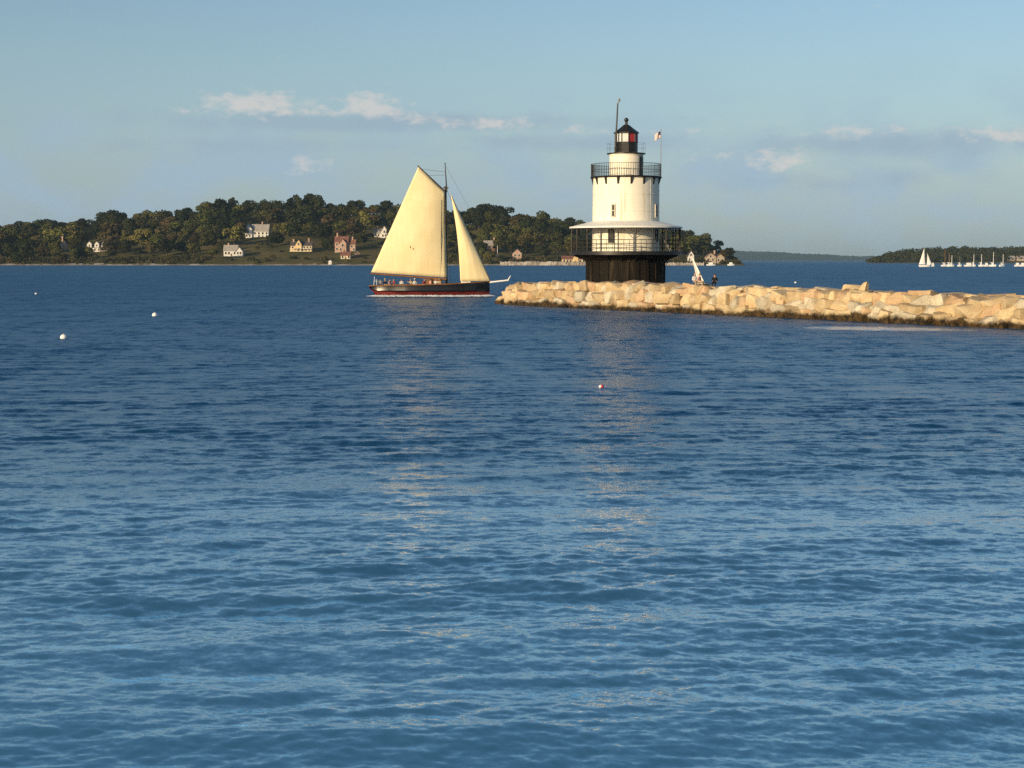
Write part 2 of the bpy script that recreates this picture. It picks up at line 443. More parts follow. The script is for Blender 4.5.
    ad = N(t, 'ShaderNodeAddShader'); t.links.new(bs.outputs[0], ad.inputs[0]); t.links.new(df.outputs[0], ad.inputs[1])
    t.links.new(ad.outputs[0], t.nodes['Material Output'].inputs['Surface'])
    bs.inputs['IOR'].default_value = 1.85
    t.links.new(h.m('MAXIMUM', .05, h.m('SUBTRACT', .98, h.m('MULTIPLY', chop, 1.35))), bs.inputs['Specular IOR Level'])
    bs.inputs['Specular Tint'].default_value = (.58, .86, 1.0, 1)
    t.links.new(h.m('SUBTRACT', h.m('ADD', WATER_ROUGH, h.m('MULTIPLY', h.m('POWER', chop, 2.4), .40)), h.m('MULTIPLY', slick, .2)), bs.inputs['Roughness'])
    me.materials.append(m)
    return o
WATER_A = (.0005, .052, .135); WATER_B = (.001, .064, .155); WATER_NEAR_SHEEN = (.060, .190, .315); WATER_ROUGH = .03
build_water()

# ------------------------------------------------------------------ island terrain
SKYL = [(-420, 236), (-300, 232), (-160, 228), (-60, 226), (0, 224), (20, 226), (40, 223), (60, 222), (80, 222), (97, 218), (115, 211.5), (130, 213.5), (145, 212.5), (158, 213.5), (170, 208.5),
        (185, 206.6), (200, 204), (212, 201.7), (222, 200), (232, 201), (240, 204), (250, 202.7), (265, 200.7), (280, 201.7), (290, 200), (297, 197.4),
        (305, 198), (320, 201), (335, 203), (345, 201), (360, 200), (375, 202), (390, 204.5), (420, 207), (450, 209), (470, 209), (480, 206), (495, 207.5),
        (503, 207.5), (512, 210), (520, 213.5), (545, 214), (553, 218), (557, 216.5), (566, 221), (580, 220), (610, 221), (640, 225), (665, 230), (680, 232),
        (695, 232), (705, 234), (716, 237), (725, 240), (735, 246), (740, 251), (744, 262)]
SX = [p[0] for p in SKYL]; SY = [p[1] for p in SKYL]
def sky_y(x): return float(np.interp(x, SX, SY))
DSH, DLEN = 1500.0, 360.0
TREE_PX = 19.0
def ground_y(x, t):
    top = min(sky_y(x) + TREE_PX * .80, 264.0)
    return 264.2 + (top - 264.2) * (max(t, 0) ** .92)
def ground_pt(x, t):
    D = DSH + DLEN * t
    p = P(x, ground_y(x, t), D)
    p.z += 1.6 * (mnoise.noise(Vector((p.x * .02, p.y * .02, 1.3)))) * min(1, max(0, t * 4))
    return p
def t_for(x, y):
    lo, hi = 0.0, 1.0
    for _ in range(30):
        mid = (lo + hi) / 2
        if ground_y(x, mid) > y: lo = mid
        else: hi = mid
    return lo
def grid_obj(name, xs, ts, fn, material, kind='structure'):
    mb = MB(); nx = len(xs)
    vs = [fn(x, t) for t in ts for x in xs]
    fs = [(j * nx + i, j * nx + i + 1, (j + 1) * nx + i + 1, (j + 1) * nx + i) for j in range(len(ts) - 1) for i in range(nx - 1)]
    mb.add(vs, fs)
    o = mb.build(name, material, smooth=180)
    if kind: o['kind'] = kind
    return o
def terr(x, t):
    if t < 0: p = P(x, 264.2, DSH + DLEN * t); p.z = -2.0; return p
    if t > 1: p = ground_pt(x, 1.0); p.y += 700 * (t - 1) * 4; p.x *= p.y / (DSH + DLEN); p.z = max(-2, p.z * (1 - (t - 1) * 4.2)); return p
    return ground_pt(x, t)
M['meadow'] = mat('meadow', (.135, .105, .040), .95, .4, .035, 6, spec=.05, col2=(.070, .066, .024))
M['beach'] = mat('beach', (.50, .45, .37), .95, .3, .08, 4, spec=.1, col2=(.24, .19, .14))
XS = list(np.linspace(-420, 744, 240))
grid_obj('terrain', XS, [-.03, 0.0, .02, .05, .1, .16, .24, .33, .43, .54, .66, .78, .9, 1.0, 1.08, 1.16, 1.25], terr, M['meadow'])
def beach(x, t):
    n = mnoise.noise(Vector((x * .045, 3.1, 0)))
    n2 = mnoise.noise(Vector((x * .3, 7.1, 0)))
    wid = 10 + 6 * n
    p = P(x, 264.2, DSH - 12 + wid * t * 1.5)
    p.z = -.6 + t * (2.0 + 1.3 * n + .6 * n2)
    return p
grid_obj('beach', list(np.linspace(-420, 500, 260)), [0, .35, .7, 1.0], beach, M['beach'])

# ------------------------------------------------------------------ trees
def leaf_mat(name, col, col2):
    m = mat(name, col, .8, .3, .5, 3, spec=.08, col2=col2, rnd=.42)
    return m
LEAF = {'dark green': leaf_mat('dark_leaves', (.032, .036, .011), (.016, .019, .006)),
        'olive green': leaf_mat('olive_leaves', (.080, .080, .022), (.040, .042, .012)),
        'yellow green': leaf_mat('yellow_leaves', (.135, .122, .032), (.070, .064, .018)),
        'russet brown': leaf_mat('russet_leaves', (.080, .060, .026), (.044, .034, .014))}
def crown_mesh(seed, kind, h=18.0, w=15.0):
    rng = random.Random(seed)
    lobes = []
    n = rng.randint(7, 10)
    if kind == 'tall':
        for i in range(n):
            u = i / (n - 1)
            rr = w * .26 * (1.05 - .55 * u) * rng.uniform(.85, 1.15)
            lobes.append((Vector((rng.uniform(-.16, .16) * w, rng.uniform(-.16, .16) * w, h * (.30 + .60 * u))), rr, rr * 1.15))
    else:
        for i in range(n):
            a = rng.uniform(0, 6.28); d = w * .30 * math.sqrt(rng.random())
            z = h * rng.uniform(.30, .80) - d * d / w * .5
            rr = w * rng.uniform(.20, .32)
            lobes.append((Vector((d * math.cos(a), d * math.sin(a), z)), rr, rr * rng.uniform(.75, 1.0)))
    mb = MB()
    vs, fs = [], []
    for (c, rx, rz) in lobes:
        cnt = int(115 * (rx / 4.0) ** 2) + 30
        for k in range(cnt):
            d = Vector((rng.gauss(0, 1), rng.gauss(0, 1), rng.gauss(0, 1))).normalized()
            if d.z < -.55: d.z *= -.4; d.normalize()
            bump = 1 + .16 * mnoise.noise(d * 2.2 + c)
            s = bump * (rng.uniform(.80, 1.06))
            p = c + Vector((d.x * rx, d.y * rx, d.z * rz)) * s
            nrm = (d + Vector((rng.gauss(0, .55), rng.gauss(0, .55), rng.gauss(0, .55)))).normalized()
            u = nrm.orthogonal().normalized(); u = (Matrix.Rotation(rng.uniform(0, 6.28), 3, nrm) @ u); v = nrm.cross(u)
            sz = rng.uniform(.55, 1.15)
            b = len(vs)
            vs += [p + u * sz, p + v * sz * .8, p - u * sz * .9, p - v * sz * .8]
            fs.append((b, b + 1, b + 2, b + 3))
    mb.add(vs, fs)
    me = bpy.data.meshes.new('crown'); me.from_pydata([tuple(v) for v in mb.v], [], mb.f); me.update()
    return me
def trunk_mesh(seed, h=18.0, w=15.0):
    rng = random.Random(seed); mb = MB()
    mb.tube((0, 0, -1.2), (0.2, 0, h * .42), .55, .36, 7)
    for i in range(5):
        a = i * 1.26 + rng.uniform(-.3, .3)
        mb.tube((.1, 0, h * rng.uniform(.22, .38)), (math.cos(a) * w * .28, math.sin(a) * w * .28, h * rng.uniform(.55, .75)), .26, .10, 5)
    mb.tube((.2, 0, h * .40), (0, .3, h * .78), .34, .12, 6)
    return mb.mesh('trunk', M['trunk'], 60)
CROWNS = {}
for kn in LEAF:
    lst = []
    for i in range(4):
        me = crown_mesh(hash(kn) % 97 * 0 + {'dark green': 10, 'olive green': 30, 'yellow green': 50, 'russet brown': 70}[kn] + i, 'round' if i < 3 else 'tall')
        me.materials.append(LEAF[kn]); lst.append(me)
    CROWNS[kn] = lst
TRUNKS = [trunk_mesh(100 + i) for i in range(3)]

HOUSES = []    # (x, ybase, half width px, height px) keeps trees off the fronts of the houses
def clear_spec(): return [(97, 251.5, 14, 14), (63, 251, 5, 12), (257, 237, 17, 20), (234, 255.5, 12, 15), (301, 251, 14, 17), (344, 254, 15, 25), (379, 237.5, 10, 13),
                          (491, 251, 8, 14), (517, 258, 6, 12), (692, 262.5, 5, 13), (714, 262.5, 11, 11)]
LANDMARKS = [(-80, 'at the far left edge'), (35, 'left of the tan chimney house'), (80, 'around the white house with three dormers'), (135, 'right of the house with three dormers'), (180, 'between the dormer house and the pale cottage'),
             (222, 'by the pale shoreside cottage'), (258, 'by the big white gabled house'), (300, 'by the yellow house with a porch'), (345, 'by the pink brick house'),
             (385, 'just left of the big sail'), (430, 'behind the big cream sail'), (475, 'behind the small triangular sail'), (515, 'right of the sailing ship'), (555, 'above the stone seawall'),
             (600, 'behind the lighthouse'), (675, 'right behind the lighthouse canopy'), (705, 'above the white boathouse'), (730, 'at the low right tip of the island')]
def landmark(x): return min(LANDMARKS, key=lambda l: abs(l[0] - x))[1]
rng = random.Random(21)
spots = []
rows = [(.07, 14, .62), (.20, 14, .78), (.36, 14, .92), (.55, 14, 1.0), (.76, 13, 1.0), (.98, 10.5, 1.0)]
for ri, (t, step, hs) in enumerate(rows):
    x = -8 + rng.uniform(0, 8)
    while x < 741:
        spots.append([x + rng.uniform(-3, 3), min(1.0, max(.02, t + rng.uniform(-.06, .06))), hs * rng.uniform(.80, 1.22) * (1.25 if 1 < ri < 5 and rng.random() < .3 else 1), ri])
        x += step * rng.uniform(.8, 1.2)
ntree = 0
for (x, t, hs, ri) in sorted(spots, key=lambda s: -s[1]):
    x = min(x, 739)
    gy = ground_y(x, t)
    hpx = TREE_PX * min(hs, 1.06 if ri >= 4 else 1.35)
    if x > 690: hpx *= max(.40, .97 - (x - 690) / 95)
    # meadows along the shore
    if 225 < x < 392 and gy > (253 if rng.random() < .6 else 248): continue
    if 120 < x < 205 and gy > 256: continue
    if 585 < x < 660 and gy > 225: continue        # stands wholly behind the lighthouse
    if x > 500 and gy > 259.5: continue
    hit = False
    for (hx, hy, hw, hh) in clear_spec():
        if abs(x - hx) < hw * .55 and gy > hy - 2 and gy - hpx < hy: hit = True
        if abs(x - hx) < hw * .8 and hy - 8 < gy <= hy: hit = True
    if hit: continue
    p = ground_pt(x, t)
    u = rng.random()
    if ri >= 4: kn = 'dark green' if u < .62 else ('olive green' if u < .92 else 'russet brown')
    elif ri >= 2: kn = 'dark green' if u < .34 else ('olive green' if u < .70 else ('yellow green' if u < .84 else 'russet brown'))
    else: kn = 'dark green' if u < .30 else ('olive green' if u < .60 else ('yellow green' if u < .80 else 'russet brown'))
    vi = rng.choice((0, 1, 2, 0, 1, 2, 0, 1, 2, 3))
    root = empty('tree', p, rng.uniform(0, 6.28))
    mpx = p.y / F
    s = hpx * mpx / 18.0
    root.scale = (s * rng.uniform(1.05, 1.4), s * rng.uniform(1.05, 1.4), s)
    where = 'on the wooded ridge' if ri >= 5 else ('high on the slope' if ri == 4 else ('halfway up the slope' if ri >= 2 else 'low near the shore'))
    tag(root, '%s %s %s %s' % (kn, 'slender tree' if vi == 3 else 'round tree', where, landmark(x)), 'tree', 'trees on the wooded island')
    for nm, me in (('crown', CROWNS[kn][vi]), ('trunk', TRUNKS[rng.randint(0, 2)])):
        o = bpy.data.objects.new(nm, me); C.objects.link(o); o.parent = root
    ntree += 1
print('trees', ntree)

def clump_mass(name, pts, size, material, seed, leaf=(.6, 1.2), per=60):
    rng = random.Random(seed); vs, fs = [], []
    for p, s in pts:
        for k in range(per):
            d = Vector((rng.gauss(0, 1), rng.gauss(0, 1), abs(rng.gauss(0, 1)) * .9)).normalized()
            q = p + Vector((d.x * s * size * 1.2, d.y * s * size * 1.2, d.z * s * size)) * rng.uniform(.8, 1.05)
            nrm = (d + Vector((rng.gauss(0, .5), rng.gauss(0, .5), rng.gauss(0, .5)))).normalized()
            u = nrm.orthogonal().normalized(); u = Matrix.Rotation(rng.uniform(0, 6.28), 3, nrm) @ u; v = nrm.cross(u)
            z = rng.uniform(*leaf); b = len(vs)
            vs += [q + u * z, q + v * z * .8, q - u * z, q - v * z * .8]; fs.append((b, b + 1, b + 2, b + 3))
    me = bpy.data.meshes.new(name); me.from_pydata([tuple(v) for v in vs], [], fs); me.materials.append(material)
    o = bpy.data.objects.new(name, me); C.objects.link(o)
    return o
# shrubs and undergrowth that nobody could count, between the trees and along the shore
pts = []
for i in range(900):
    x = rng.uniform(-120, 738); t = rng.uniform(.01, .95) if rng.random() < .5 else rng.uniform(.005, .12)
    gy = ground_y(x, t)
    if 205 < x < 395 and gy > 249 and rng.random() < .8: continue
    if any(abs(x - hx) < hw * .6 and hy - 8 < gy < hy + 4 for hx, hy, hw, hh in clear_spec()): continue
    pts.append((ground_pt(x, t), rng.uniform(.5, 1.3)))
M['scrub'] = mat('scrub', (.070, .058, .024), .9, .4, .03, 5, spec=.05, col2=(.030, .034, .014))
tag(clump_mass('undergrowth', pts, 3.2, M['scrub'], 5, per=42), 'low olive scrub and bushes filling the island slope and shore', 'undergrowth', kind='stuff')
# the wood goes on out of frame to the left
pts = []
for i in range(420):
    x = rng.uniform(-14, 736); t = rng.uniform(.80, 1.06); k = 1.0 if x < 690 else max(.3, 1 - (x - 690) / 60)
    pts.append((ground_pt(x, min(t, 1.0)) + Vector((0, (t - 1) * 200 if t > 1 else 0, 3.2 * k)), rng.uniform(.75, 1.15) * k))
tag(clump_mass('forest', pts, 8.0, LEAF['dark green'], 8, leaf=(.8, 1.4), per=70), 'close dark wood filling the ridge of the island between the single trees', 'woodland', kind='stuff')
pts = [(ground_pt(rng.uniform(-400, -14), rng.uniform(.05, 1.0)) + Vector((0, 0, 6)), rng.uniform(.7, 1.2)) for i in range(220)]
tag(clump_mass('forest', pts, 9.0, LEAF['dark green'], 6, leaf=(.9, 1.6), per=90), 'dense wood running on beyond the left end of the island view', 'woodland', kind='stuff')

# ------------------------------------------------------------------ houses
HM = {'white': mat('white_clapboard', (.66, .63, .58), .6, .12, .2), 'cream': mat('cream_clapboard', (.72, .62, .42), .6, .15, .2),
      'yellow': mat('yellow_clapboard', (.66, .48, .24), .6, .2, .2), 'brick': mat('pink_brick', (.47, .31, .24), .8, .25, .3),
      'tan': mat('tan_shingle', (.42, .33, .25), .8, .2, .3), 'brown': mat('brown_shingle', (.20, .12, .08), .8, .3, .3),
      'grey_roof': mat('grey_roof', (.34, .31, .28), .8, .2, .3), 'dark_roof': mat('dark_roof', (.085, .075, .07), .8, .3, .3), 'red_roof': mat('red_roof', (.22, .10, .07), .8, .3, .3)}
def gable_block(wall, roof, x0, x1, y0, y1, z0, z1, zr, along='x', over=.6):
    """walls of one block with gable ends and its pitched roof as two thick slabs"""
    if along == 'x':
        ym = (y0 + y1) / 2
        wall.add([(x0, y0, z0), (x1, y0, z0), (x1, y1, z0), (x0, y1, z0), (x0, y0, z1), (x1, y0, z1), (x1, y1, z1), (x0, y1, z1), (x0, ym, zr), (x1, ym, zr)],
                 [(0, 1, 5, 4), (2, 3, 7, 6), (0, 4, 8, 7, 3), (1, 2, 6, 9, 5), (4, 5, 9, 8), (6, 7, 8, 9)])
        for s_, ye in ((-1, y0), (1, y1)):
            dz = (zr - z1) / abs(ym - ye) * over
            a = [(x0 - over, ye + s_ * over, z1 - dz + .12), (x1 + over, ye + s_ * over, z1 - dz + .12), (x1 + over, ym, zr + .12), (x0 - over, ym, zr + .12)]
            b = [(q[0], q[1], q[2] + .35) for q in a]
            roof.add(a + b, [(0, 1, 2, 3), (4, 5, 6, 7), (0, 1, 5, 4), (1, 2, 6, 5), (2, 3, 7, 6), (3, 0, 4, 7)])
    else:
        xm = (x0 + x1) / 2
        wall.add([(x0, y0, z0), (x1, y0, z0), (x1, y1, z0), (x0, y1, z0), (x0, y0, z1), (x1, y0, z1), (x1, y1, z1), (x0, y1, z1), (xm, y0, zr), (xm, y1, zr)],
                 [(0, 1, 5, 8, 4), (1, 2, 6, 5), (2, 3, 7, 9, 6), (3, 0, 4, 7), (4, 8, 9, 7), (5, 6, 9, 8)])
        for s_, xe in ((-1, x0), (1, x1)):
            dz = (zr - z1) / abs(xm - xe) * over
            a = [(xe + s_ * over, y0 - over, z1 - dz + .12), (xe + s_ * over, y1 + over, z1 - dz + .12), (xm, y1 + over, zr + .12), (xm, y0 - over, zr + .12)]
            b = [(q[0], q[1], q[2] + .35) for q in a]
            roof.add(a + b, [(0, 1, 2, 3), (4, 5, 6, 7), (0, 1, 5, 4), (1, 2, 6, 5), (2, 3, 7, 6), (3, 0, 4, 7)])
def win(root, x, y, z, w=1.5, h=2.2):
    f = MB()
    for dx in (-1, 1): f.box((x + dx * (w / 2 + .1), y - .12, z), (.2, .24, h + .4))
    for dz in (-1, 1): f.box((x, y - .12, z + dz * (h / 2 + .1)), (w, .24, .2))
    wo_ = f.build('window', HM['white'], root)
    p_ = MB(); p_.box((x, y - .03, z), (w - .004, .07, h - .004)); p_.build('pane', M['glass_dark'], wo_)
def door(root, x, y, z, m=None):
    d = MB(); d.box((x, y - .1, z + 1.25), (1.4, .2, 2.5)); do = d.build('door', m or HM['brown'], root)
    k = MB(); k.ball((x + .5, y - .25, z + 1.2), .07, 6, 5); k.build('handle', M['steel'], do)
def place(px, py):
    t = t_for(px, py); p = ground_pt(px, t); p.z = min(p.z, P(px, py, p.y).z); return p
def base_slab(root, x0, x1, y0, y1, m=None):
    b = MB(); b.box(((x0 + x1) / 2, (y0 + y1) / 2, -3.0), (x1 - x0 - .4, y1 - y0 - .4, 6.1)); b.build('foundation', m or HM['grey_roof'], root)

def house(name, label, px, py, blocks, wallm, roofm, wins, doors=(), chim=(), rz=0.0, cat='house'):
    p = place(px, py); root = empty(name, p, rz); tag(root, label, cat)
    w = MB(); r_ = MB()
    for b in blocks: gable_block(w, r_, *b)
    w.build('wall', wallm, root); ro = r_.build('roof', roofm, root)
    base_slab(root, min(b[0] for b in blocks), max(b[1] for b in blocks), min(b[2] for b in blocks), max(b[3] for b in blocks))
    for x, y, z, *d in wins: win(root, x, y, z, *d)
    for x, y, z in doors: door(root, x, y, z)
    for x, y, z0, z1 in chim:
        c = MB(); c.box((x, y, (z0 + z1) / 2), (1.3, 1.3, z1 - z0)); c.box((x, y, z1 + .15), (1.6, 1.6, .3)); c.build('chimney', HM['brick'], ro)
    return root
# three dormers house
h1 = house('house', 'long white house with three white dormers in the dark trees at left', 97, 252, [(-11, 11, 0, 9, 0, 4.5, 8.5, 'x')], HM['white'], HM['dark_roof'],
           [(-9, 0, 2.4), (-6, 0, 2.4), (-2, 0, 2.4), (2, 0, 2.4), (6, 0, 2.4), (9, 0, 2.4)], [(4, 0, 0)], [(8, 5, 7, 10.5)])
for dx in (-7.5, 0, 7.0):
    dm = MB(); dr_ = MB(); gable_block(dm, dr_, dx - 2.2, dx + 2.2, -.6, 4, 3.9, 8.0, 10.4, 'y', .3)
    d_ = dm.build('dormer', HM['white'], h1); dr_.build('dormer_roof', HM['grey_roof'], d_)
    f = MB(); f.box((dx, -.63, 6.6), (1.3, .08, 1.8)); f.build('window', M['glass_dark'], d_)
house('house', 'narrow tan house with a tall chimney standing alone among olive trees at left', 64, 251, [(-2.6, 2.6, 0, 6, 0, 8, 10.5, 'y')], HM['tan'], HM['dark_roof'], [(0, 0, 6), (-1.2, 0, 2.5, 1.1), ], [(1.2, 0, 0)], [(-2.2, 3, 8, 15)])
house('house', 'big white house with grey roofs and two gables high on the island', 257, 238, [(-6, 12, 0, 11, 0, 7.5, 14, 'x'), (-13, -5, -2, 8, 0, 9, 14.5, 'y')], HM['white'], HM['grey_roof'],
      [(-9, -2, 6.5), (-10.5, -2, 2.6), (-7.5, -2, 2.6), (-2, 0, 5), (2, 0, 5), (6, 0, 5), (10, 0, 5), (2, 0, 2), (10, 0, 2)], [(6, 0, 0)], [(5, 5.5, 12.5, 17)])
house('cottage', 'pale low cottage with a side gable close to the shore in dark trees', 233, 256, [(-9, 4, 0, 9, 0, 5.5, 10.5, 'x'), (3, 9.5, -2, 7, 0, 4.5, 8.5, 'y')], HM['white'], HM['grey_roof'],
      [(-7, 0, 3), (-4, 0, 3), (1.5, 0, 3), (5, -2, 3), (7.6, -2, 3)], [(-1.5, 0, 0)], [(-5, 4.5, 9.5, 12.5)], cat='cottage')
h5 = house('house', 'yellow house with a white porch at the edge of the meadow', 301, 251.5, [(-10.5, 10.5, 2, 11, 0, 6, 9.5, 'x'), (-5.5, .5, 0, 9, 0, 7, 11.5, 'y')], HM['yellow'], HM['dark_roof'],
           [(-8.5, 2, 4), (-2.5, 0, 7.2), (3, 2, 4), (6, 2, 4), (9, 2, 4)], [(-2.5, 0, 0)], [(7, 6.5, 8.5, 13), (-8, 6.5, 8.5, 12)])
pm = MB(); pm.box((0, -2.1, 3.1), (21, 3.8, .3)); po = pm.build('porch_roof', HM['white'], h5)
for i in range(7):
    q = MB(); q.box((-10 + i * 3.33, -3.8, 1.45), (.45, .45, 2.95)); q.build('column', HM['white'], po)
q = MB(); q.box((0, -2.2, .1), (21, 4.2, .5)); q.build('porch_floor', HM['cream'], h5)
house('house', 'tall pink brick house with a red roof on the meadow left of the sail', 343, 252, [(-8, 5, 0, 10, 0, 10, 15, 'x'), (-3.5, 3.5, -3, 6, 0, 8.5, 12.5, 'y'), (5.0, 12, 1, 9, 0, 8, 12, 'x')], HM['brick'], HM['red_roof'],
      [(-6, 0, 3), (-6, 0, 7.5), (0, -3, 6.5, 2.0), (-2, -3, 2.5), (8.5, 1, 5.5), (10.5, 1, 2.5)], [(1.5, -3, 0)], [(-6, 5, 13.5, 18.5), (9, 5, 11, 15)])
house('cottage', 'small cream cottage with white trim in the shore shrubs below the brick house', 346, 259, [(-5, 4, 0, 7, 0, 3.5, 6.5, 'x')], HM['cream'], HM['red_roof'], [(-3.3, 0, 2), (2.6, 0, 2)], [(-.5, 0, 0)], cat='cottage')
house('shed', 'small brown shed right of the pink brick house', 357, 257, [(-2.5, 2.5, 0, 5, 0, 3.2, 5.4, 'y')], HM['brown'], HM['grey_roof'], [(-1.2, 0, 1.9, 1.0, 1.2)], [(1.0, 0, 0)], cat='shed')
house('house', 'white gabled house high in the trees just left of the big sail', 380, 238, [(-6.5, 4, 2, 10, 0, 5, 9.5, 'x'), (1, 8, 0, 10, 0, 7, 12.5, 'y')], HM['white'], HM['grey_roof'],
      [(4.5, 0, 6.6), (3, 0, 2.6), (6, 0, 2.6), (-4.5, 2, 2.8), (-1.8, 2, 2.8)], [(-3.1, 2, 0)], [(-3, 6, 8.5, 12)])
house('house', 'brown shingled house in the trees right of the small triangular sail', 491, 252, [(-7, 7, 0, 9, 0, 7, 11, 'x')], HM['brown'], HM['grey_roof'], [(-5, 0, 5), (-1.5, 0, 5), (2, 0, 5), (5, 0, 5), (-4, 0, 2)], [(2, 0, 0)], [(3, 4.5, 10, 14)])
house('cottage', 'reddish brown cottage by the shore left of the stone seawall', 517, 260, [(-4.5, 4.5, 0, 8, 0, 6.5, 10.5, 'y')], HM['brick'], HM['dark_roof'], [(-2, 0, 4.5), (2, 0, 4.5), (-2, 0, 2.0, 1.2, 1.5)], [(1.6, 0, 0)], cat='cottage')
house('boathouse', 'narrow white boathouse with a steep gable on the shore right of the lighthouse', 691, 263, [(-2.8, 2.8, 0, 7, 0, 7, 11.5, 'y')], HM['white'], HM['dark_roof'], [(0, 0, 7.5), (-1.4, 0, 3.5, 1.0)], [(1.2, 0, 0)], cat='boathouse')
house('house', 'pale pink waterside house with two brown gables near the island tip', 715, 263.2, [(-9, 1, 0, 8, 0, 6, 9.5, 'y'), (1.004, 9, 1, 8, 0, 5.5, 8.5, 'y')], HM['tan'], HM['brown'], [(-6.5, 0, 3.5), (-2, 0, 3.5), (-4.2, 0, 6.6), (3.2, 1, 3), (7.0, 1, 3)], [(-4.2, 0, 0)], [(0, 5, 8, 12)])
# ferry terminal just behind the lighthouse, left of it
tp = P(576, 265.4, 1488); tp.z = 1.6
ft = house('pier_building', 'yellow pier building with red roof seen just left of the lighthouse base', 576, 264.0, [(-13, 13, 0, 8, 0, 4.2, 6.8, 'x'), (-3, 2, -1, 6, 0, 5.5, 8.8, 'y')], HM['yellow'], HM['red_roof'],
      [(-11, 0, 2.4), (-8, 0, 2.4), (-5, 0, 2.4), (4, 0, 2.4), (7, 0, 2.4), (10, 0, 2.4)], [(-.5, -1, 0)], (), cat='building')
ft.location = tp
# the stone seawall along the shore
M['seawall'] = mat('seawall_stone', (.40, .36, .31), .9, .4, .18, 5, col2=(.20, .17, .14))
def seawall(name, label, x0, x1, top):
    mb = MB(); n = 60; vs = []
    r_ = random.Random(int(x0))
    for i in range(n + 1):
        x = x0 + (x1 - x0) * i / n
        zt = top + r_.uniform(-.5, .5) * (.8 if (i % 5) else 1.4)
        for (dy, z) in ((-1.5, -1.5), (0, zt), (12, zt + .2), (12, -1.5)):
            p = P(x, 264.5, 1482 + dy + r_.uniform(-.4, .4)); p.z = z; vs.append(p)
    fs = [(i * 4 + k, i * 4 + 4 + k, i * 4 + 5 + k, i * 4 + 1 + k) for i in range(n) for k in range(3)] + [(0, 1, 2, 3), tuple(n * 4 + k for k in (3, 2, 1, 0))]
    mb.add(vs, fs); o = mb.build(name, M['seawall']); tag(o, label, 'seawall'); return o
seawall('seawall', 'long grey stone seawall left of the lighthouse base', 500, 586, 3.4)
seawall('seawall', 'short pale stone seawall right of the lighthouse base', 655, 704, 2.4)
# white post by the brown house, white shed on the beach
fp = place(497.5, 256.5); o = MB(); o.tube((0, 0, -1), (0, 0, 9.5), .30, .18, 8); o.ball((0, 0, 9.7), .35, 8, 6); po_ = o.build('flagpole', M['white_paint'], None, 60); po_.location = fp
tag(po_, 'thin white pole standing beside the brown shingled house', 'flagpole')
bp = P(330, 265, 1492); bp.z = .8
bh = empty('beach_hut', bp); tag(bh, 'tiny white hut on the beach below the yellow house', 'hut')
w_ = MB(); r_ = MB(); gable_block(w_, r_, -1.5, 1.5, 0, 3, 0, 2.6, 3.9, 'y', .3); w_.build('wall', HM['white'], bh); r_.build('roof', HM['white'], bh); door(bh, 0, 0, 0, HM['white'])

# ------------------------------------------------------------------ far land on the right
FARL = [(866, 263), (876, 258), (885, 253), (895, 250), (905, 248.5), (918, 247.5), (940, 246.6), (965, 246), (990, 246.4), (1024, 246), (1100, 243), (1250, 246)]
def far_y(x): return float(np.interp(x, [a for a, b in FARL], [b for a, b in FARL]))
def farland(x, t):
    D = 2500 + 420 * min(t, 1.0)
    if t < 0: p = P(x, 264, 2480); p.z = -2; return p
    if t > 1: p = P(x, far_y(x), 3300); p.z = -2; return p
    yb = 263.0; top = min(far_y(x) + 7.0, 262.6)
    p = P(x, yb + (top - yb) * t ** .8, D); p.z = max(p.z, .8); return p
grid_obj('hill', list(np.linspace(866, 1250, 70)), [-.1, 0, .15, .3, .5, .75, 1.0, 1.5], farland, M['meadow'])
pts = []
for i in range(620):
    x = rng.uniform(867, 1245); t = rng.uniform(.02, 1.0)
    p = farland(x, t)
    if x > 1004 and t < .16: continue
    pts.append((p + Vector((0, 0, 2 if x < 880 else 3.5)), rng.uniform(.65, 1.15) * min(1, .45 + (x - 866) / 40)))
tag(clump_mass('forest', pts, 9.5, LEAF['dark green'], 9, leaf=(1.2, 2.2), per=70), 'dark far-off wood on the low land at the right', 'woodland', kind='stuff')
M['far_wood'] = mat('far_wood', (.040, .046, .022), .95, .4, .012, 5, spec=.05, col2=(.022, .028, .014))
FH = [(600, 250), (690, 249.5), (745, 251.2), (770, 251.6), (800, 253.5), (830, 254.5), (850, 256), (872, 256), (960, 255), (1100, 257), (1300, 259)]
def farhill(x, t):
    y0 = float(np.interp(x, [a for a, b in FH], [b for a, b in FH])) + .55 * mnoise.noise(Vector((x * .35, 0, 0))) + .5 * mnoise.noise(Vector((x * .09, 4, 0)))
    if t < 0: p = P(x, 261, 10300); p.z = -2; return p
    if t > 1: p = P(x, y0, 12000); p.z = -2; return p
    yb = 260.9; p = P(x, yb + (y0 - yb) * t ** .7, 10400 + 900 * t)
    p.z += 5.0 * mnoise.noise(Vector((x * .5, t * 6, 2)))
    return p
grid_obj('hills', list(np.linspace(600, 1300, 500)), [-.1, .02, .15, .3, .45, .6, .8, .92, 1.0, 1.4], farhill, M['far_wood'])
for (px, w_, lab) in [(1012, 8, 'small far tan house with a grey roof on the right shore, left of its pair'), (1021, 10, 'wider far tan house with a grey roof at the very right edge')]:
    p = P(px, 260.5, 2560); w_ *= .62
    rt = empty('house', p); tag(rt, lab, 'house')
    a, b = MB(), MB(); gable_block(a, b, -w_, w_, 0, 8, -8, 4, 7, 'x'); a.build('wall', HM['tan'], rt); b.build('roof', HM['grey_roof'], rt)
    for k in range(4): win(rt, -w_ + 2 + k * (2 * w_ - 4) / 3, 0, 3)

